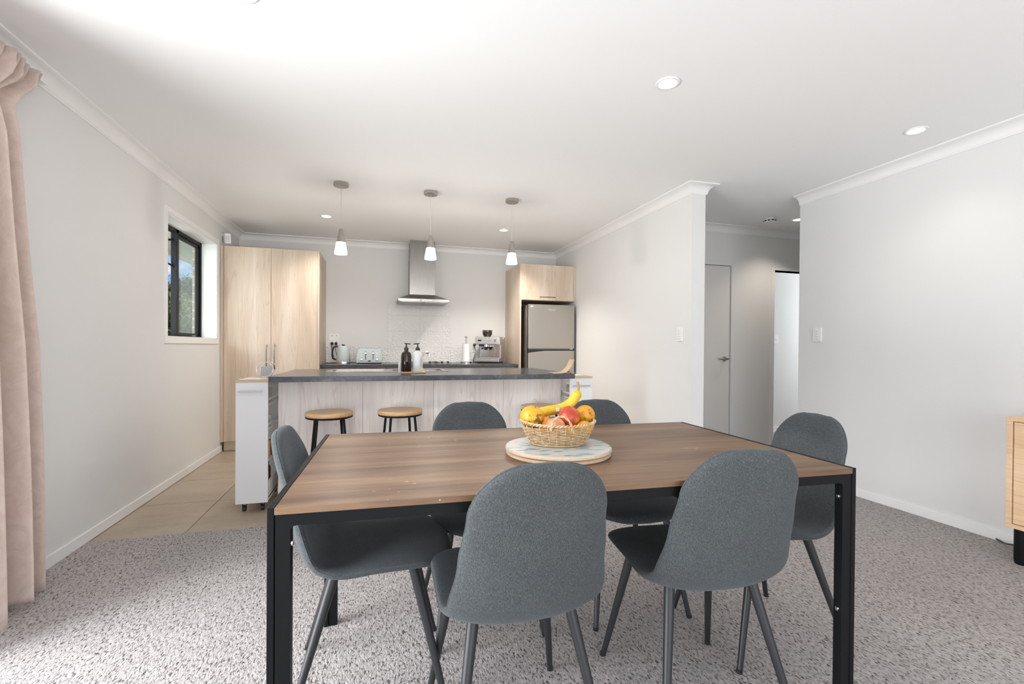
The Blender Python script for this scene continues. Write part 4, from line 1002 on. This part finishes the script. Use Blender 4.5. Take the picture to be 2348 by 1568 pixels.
# wicker basket
MWICK = M('pale_wicker', (0.76, 0.55, 0.32), 0.55); MWICK.base(MWICK.ramp(MWICK.noise(60, det=3), [(0.3, (0.46, 0.30, 0.15)), (0.7, (0.68, 0.51, 0.31))])); MWICK = MWICK.m
KZ = BZ+0.0275
bs = thing('fruit_basket', 'oval pale wicker basket full of fruit on the round board', 'basket', (0.585, 1.475, KZ), math.radians(-14))
def ov(z, k):   # oval radii at height z
    t_ = z/0.068; return (0.088+0.034*t_**0.8+k, 0.064+0.028*t_**0.8+k)
wv = MB(); NS = 26
for j in range(12):
    z = 0.006+j*0.0050; rx, ry = ov(z, 0); P = []
    for k in range(NS*8):
        a = 2*PI*k/(NS*8); d = 0.0022*math.cos(a*NS/2 + (PI if j % 2 else 0)); P.append(((rx+d)*math.cos(a), (ry+d)*math.sin(a), z+0.0006*math.sin(a*5+j)))
    wv.tube(P, 0.0017, 6, closed=True)
wv.build('weave', MWICK, bs, smooth=True)
sk_ = MB()
for k in range(NS):
    a = 2*PI*k/NS; P = []
    for z in (0.0, 0.02, 0.045, 0.072): rx, ry = ov(z, 0); P.append((rx*math.cos(a), ry*math.sin(a), z))
    sk_.tube(P, 0.0018, 6)
sk_.build('stakes', MWICK, bs, smooth=True)
rm = MB()
for off in (0, PI):
    P = []
    for k in range(160):
        a = 2*PI*k/160; rx, ry = ov(0.072, 0); tw = a*30+off; P.append(((rx+0.003*math.cos(tw))*math.cos(a), (ry+0.003*math.cos(tw))*math.sin(a), 0.072+0.006*(abs(math.cos(a))**3)+0.003*math.sin(tw)))
    rm.tube(P, 0.0030, 6, closed=True)
P = []
for k in range(100):
    a = 2*PI*k/100; P.append(((0.089)*math.cos(a), 0.066*math.sin(a), 0.0035))
rm.tube(P, 0.0032, 6, closed=True)
rm.build('rim', MWICK, bs, smooth=True)
MB().lathe([(0, 0.002), (1, 0.002), (1, 0.005), (0, 0.005)], 48, Matrix.Diagonal((0.087, 0.064, 1, 1)), cap=False).build('bottom', MWICK, bs)
for sgn in (-1, 1):
    hb_ = MB()
    for off in (0, PI):
        P = []
        for k in range(41):
            t_ = k/40; ang = PI*t_; x = 0.034*math.cos(ang); z = 0.058+0.045*math.sin(ang); y = sgn*(0.094-0.010*math.sin(ang)); tw = t_*20+off
            P.append((x+0.002*math.cos(tw)*math.cos(ang), y+0.002*math.sin(tw), z+0.002*math.cos(tw)*math.sin(ang)))
        hb_.tube(P, 0.0022, 6)
    hb_.build('handle', MWICK, bs, smooth=True)

def fruitmat(name, c0, c1, c2, sc=10, spots=None, rough=0.35):
    m = M(name, c1, rough)
    a = m.ramp(m.noise(sc, det=3, dist=0.5), [(0.32, c0), (0.5, c1), (0.68, c2)])
    if spots:
        thr, c = spots; s_ = m.ramp(m.noise(75, det=4, rough=0.6), [(thr, (0, 0, 0)), (thr+0.05, (1, 1, 1))]); g_ = m.ramp(m.noise(11, det=2), [(0.5, (0, 0, 0)), (0.6, (1, 1, 1))])
        a = m.mix(m.mix(1.0, s_, g_, 'MULTIPLY'), a, c)
    m.base(a); m.bump(m.noise(160, det=2), 0.12, 0.001); m.p.inputs['Subsurface Weight'].default_value = 0.0
    return m.m
MY1 = fruitmat('yellow_rind', (0.62, 0.28, 0.012), (0.70, 0.38, 0.018), (0.74, 0.47, 0.05), 9, (0.50, (0.20, 0.09, 0.02)))
MY2 = fruitmat('yellow_speckled_rind', (0.60, 0.22, 0.008), (0.68, 0.30, 0.012), (0.72, 0.38, 0.02), 12, (0.56, (0.25, 0.12, 0.03)))
MAP = fruitmat('red_apple_skin', (0.34, 0.018, 0.012), (0.48, 0.06, 0.022), (0.62, 0.24, 0.06), 14)
MPE = fruitmat('peach_skin', (0.58, 0.12, 0.08), (0.66, 0.32, 0.18), (0.72, 0.50, 0.30), 16, rough=0.5)
MBAN = fruitmat('banana_skin', (0.62, 0.38, 0.015), (0.70, 0.47, 0.025), (0.74, 0.53, 0.06), 20, (0.70, (0.4, 0.22, 0.04)))
MSTEM = mk('dry_stem', (0.20, 0.12, 0.06), 0.8)
def fruit(name, loc, r, sc, mat, label, cat, stem=True, dim=0.10, tilt=(0, 0, 0), part='flesh'):
    root = thing(name, label, cat, loc); root.rotation_euler = tilt
    m = MB(); g_ = bmesh.ops.create_uvsphere(m.b, u_segments=36, v_segments=24, radius=1)
    for v in m.b.verts:
        rr_ = math.hypot(v.co.x, v.co.y); f_ = 1-dim*math.exp(-(rr_/0.28)**2)*(1 if v.co.z > 0 else 0.5)
        v.co.z *= f_; v.co = Vector((v.co.x*sc[0], v.co.y*sc[1], v.co.z*sc[2]))*r*(1+0.015*math.sin(v.co.x*5+v.co.y*3))
    m.build('skin', mat, root, smooth=True)
    if stem: MB().cyl((0, 0, r*sc[2]*(1-dim)-0.002), (0.001, 0.001, r*sc[2]*(1-dim)+0.006), 0.0016, 0.002, 8).build('stem', MSTEM, root)
    return root
fruit('yellow_fruit', (0.503, 1.502, KZ+0.088), 0.041, (1, 1, 0.95), MY1, 'large yellow fruit with a brown scarred patch at the left of the basket', 'fruit', tilt=(0.3, 0.2, 0))
fruit('yellow_fruit', (0.690, 1.488, KZ+0.090), 0.035, (1, 1, 1.0), MY2, 'yellow fruit with fine dark specks at the right of the basket', 'fruit', stem=False, dim=0.03)
fruit('apple', (0.618, 1.455, KZ+0.092), 0.0365, (0.97, 0.97, 1.0), MAP, 'red and orange apple at the centre top of the basket', 'apple', tilt=(0.35, -0.2, 0))
fruit('peach', (0.560, 1.432, KZ+0.062), 0.034, (1, 1, 0.95), MPE, 'pink and cream peach behind the basket handle', 'peach', stem=False, dim=0.06)
fruit('yellow_fruit', (0.660, 1.430, KZ+0.058), 0.026, (1.1, 1, 0.9), MY2, 'small yellow-brown fruit low at the right in front of the apple', 'fruit', stem=False, dim=0.03)
fruit('yellow_fruit', (0.612, 1.412, KZ+0.050), 0.022, (1.2, 1, 0.8), MY1, 'smallest yellow fruit just above the basket rim below the apple', 'fruit', stem=False, dim=0.03)
fruit('orange_fruit', (0.548, 1.500, KZ+0.060), 0.030, (1, 1, 0.95), fruitmat('orange_rind', (0.80, 0.28, 0.02), (0.86, 0.36, 0.03), (0.88, 0.42, 0.05)), 'orange fruit tucked below the tip of the banana', 'fruit', stem=False, dim=0.03)
bn = thing('banana', 'single yellow banana lying across the top of the basket, stem up to the right', 'banana', (0.600, 1.530, KZ+0.095))
BP = catmull([(-0.062, 0.0, -0.004), (-0.052, 0.0, 0.004), (-0.02, 0.0, 0.010), (0.02, 0.0, 0.016), (0.055, 0.0, 0.034), (0.078, 0.0, 0.062), (0.084, 0, 0.078)], 8)
NB = len(BP)
MB().tube(BP, 0.015, 6, rs=[max(0.004, 0.0205*min(1, (i/(NB-1)/0.14)**0.6, ((1-i/(NB-1))/0.22)**0.7+0.25)) for i in range(NB)]).build('peel', MBAN, bn, smooth=True).modifiers.new('s', 'SUBSURF').levels = 2
MB().tube([(0.083, 0, 0.074), (0.085, 0, 0.088), (0.083, 0, 0.100), (0.080, 0, 0.106)], 0.004, 8, rs=[0.0052, 0.0042, 0.0045, 0.0062]).build('stem', mk('banana_stem', (0.36, 0.24, 0.08), 0.7), bn, smooth=True)
MB().sphere((-0.063, 0, -0.005), 0.0045, seg=12, rings=8).build('tip', MSTEM, bn)
MB().box(-0.006, 0.006, -0.0185, -0.0155, 0.008, 0.020, T(0.0, 0, 0)).build('sticker', MPAPER, bn)
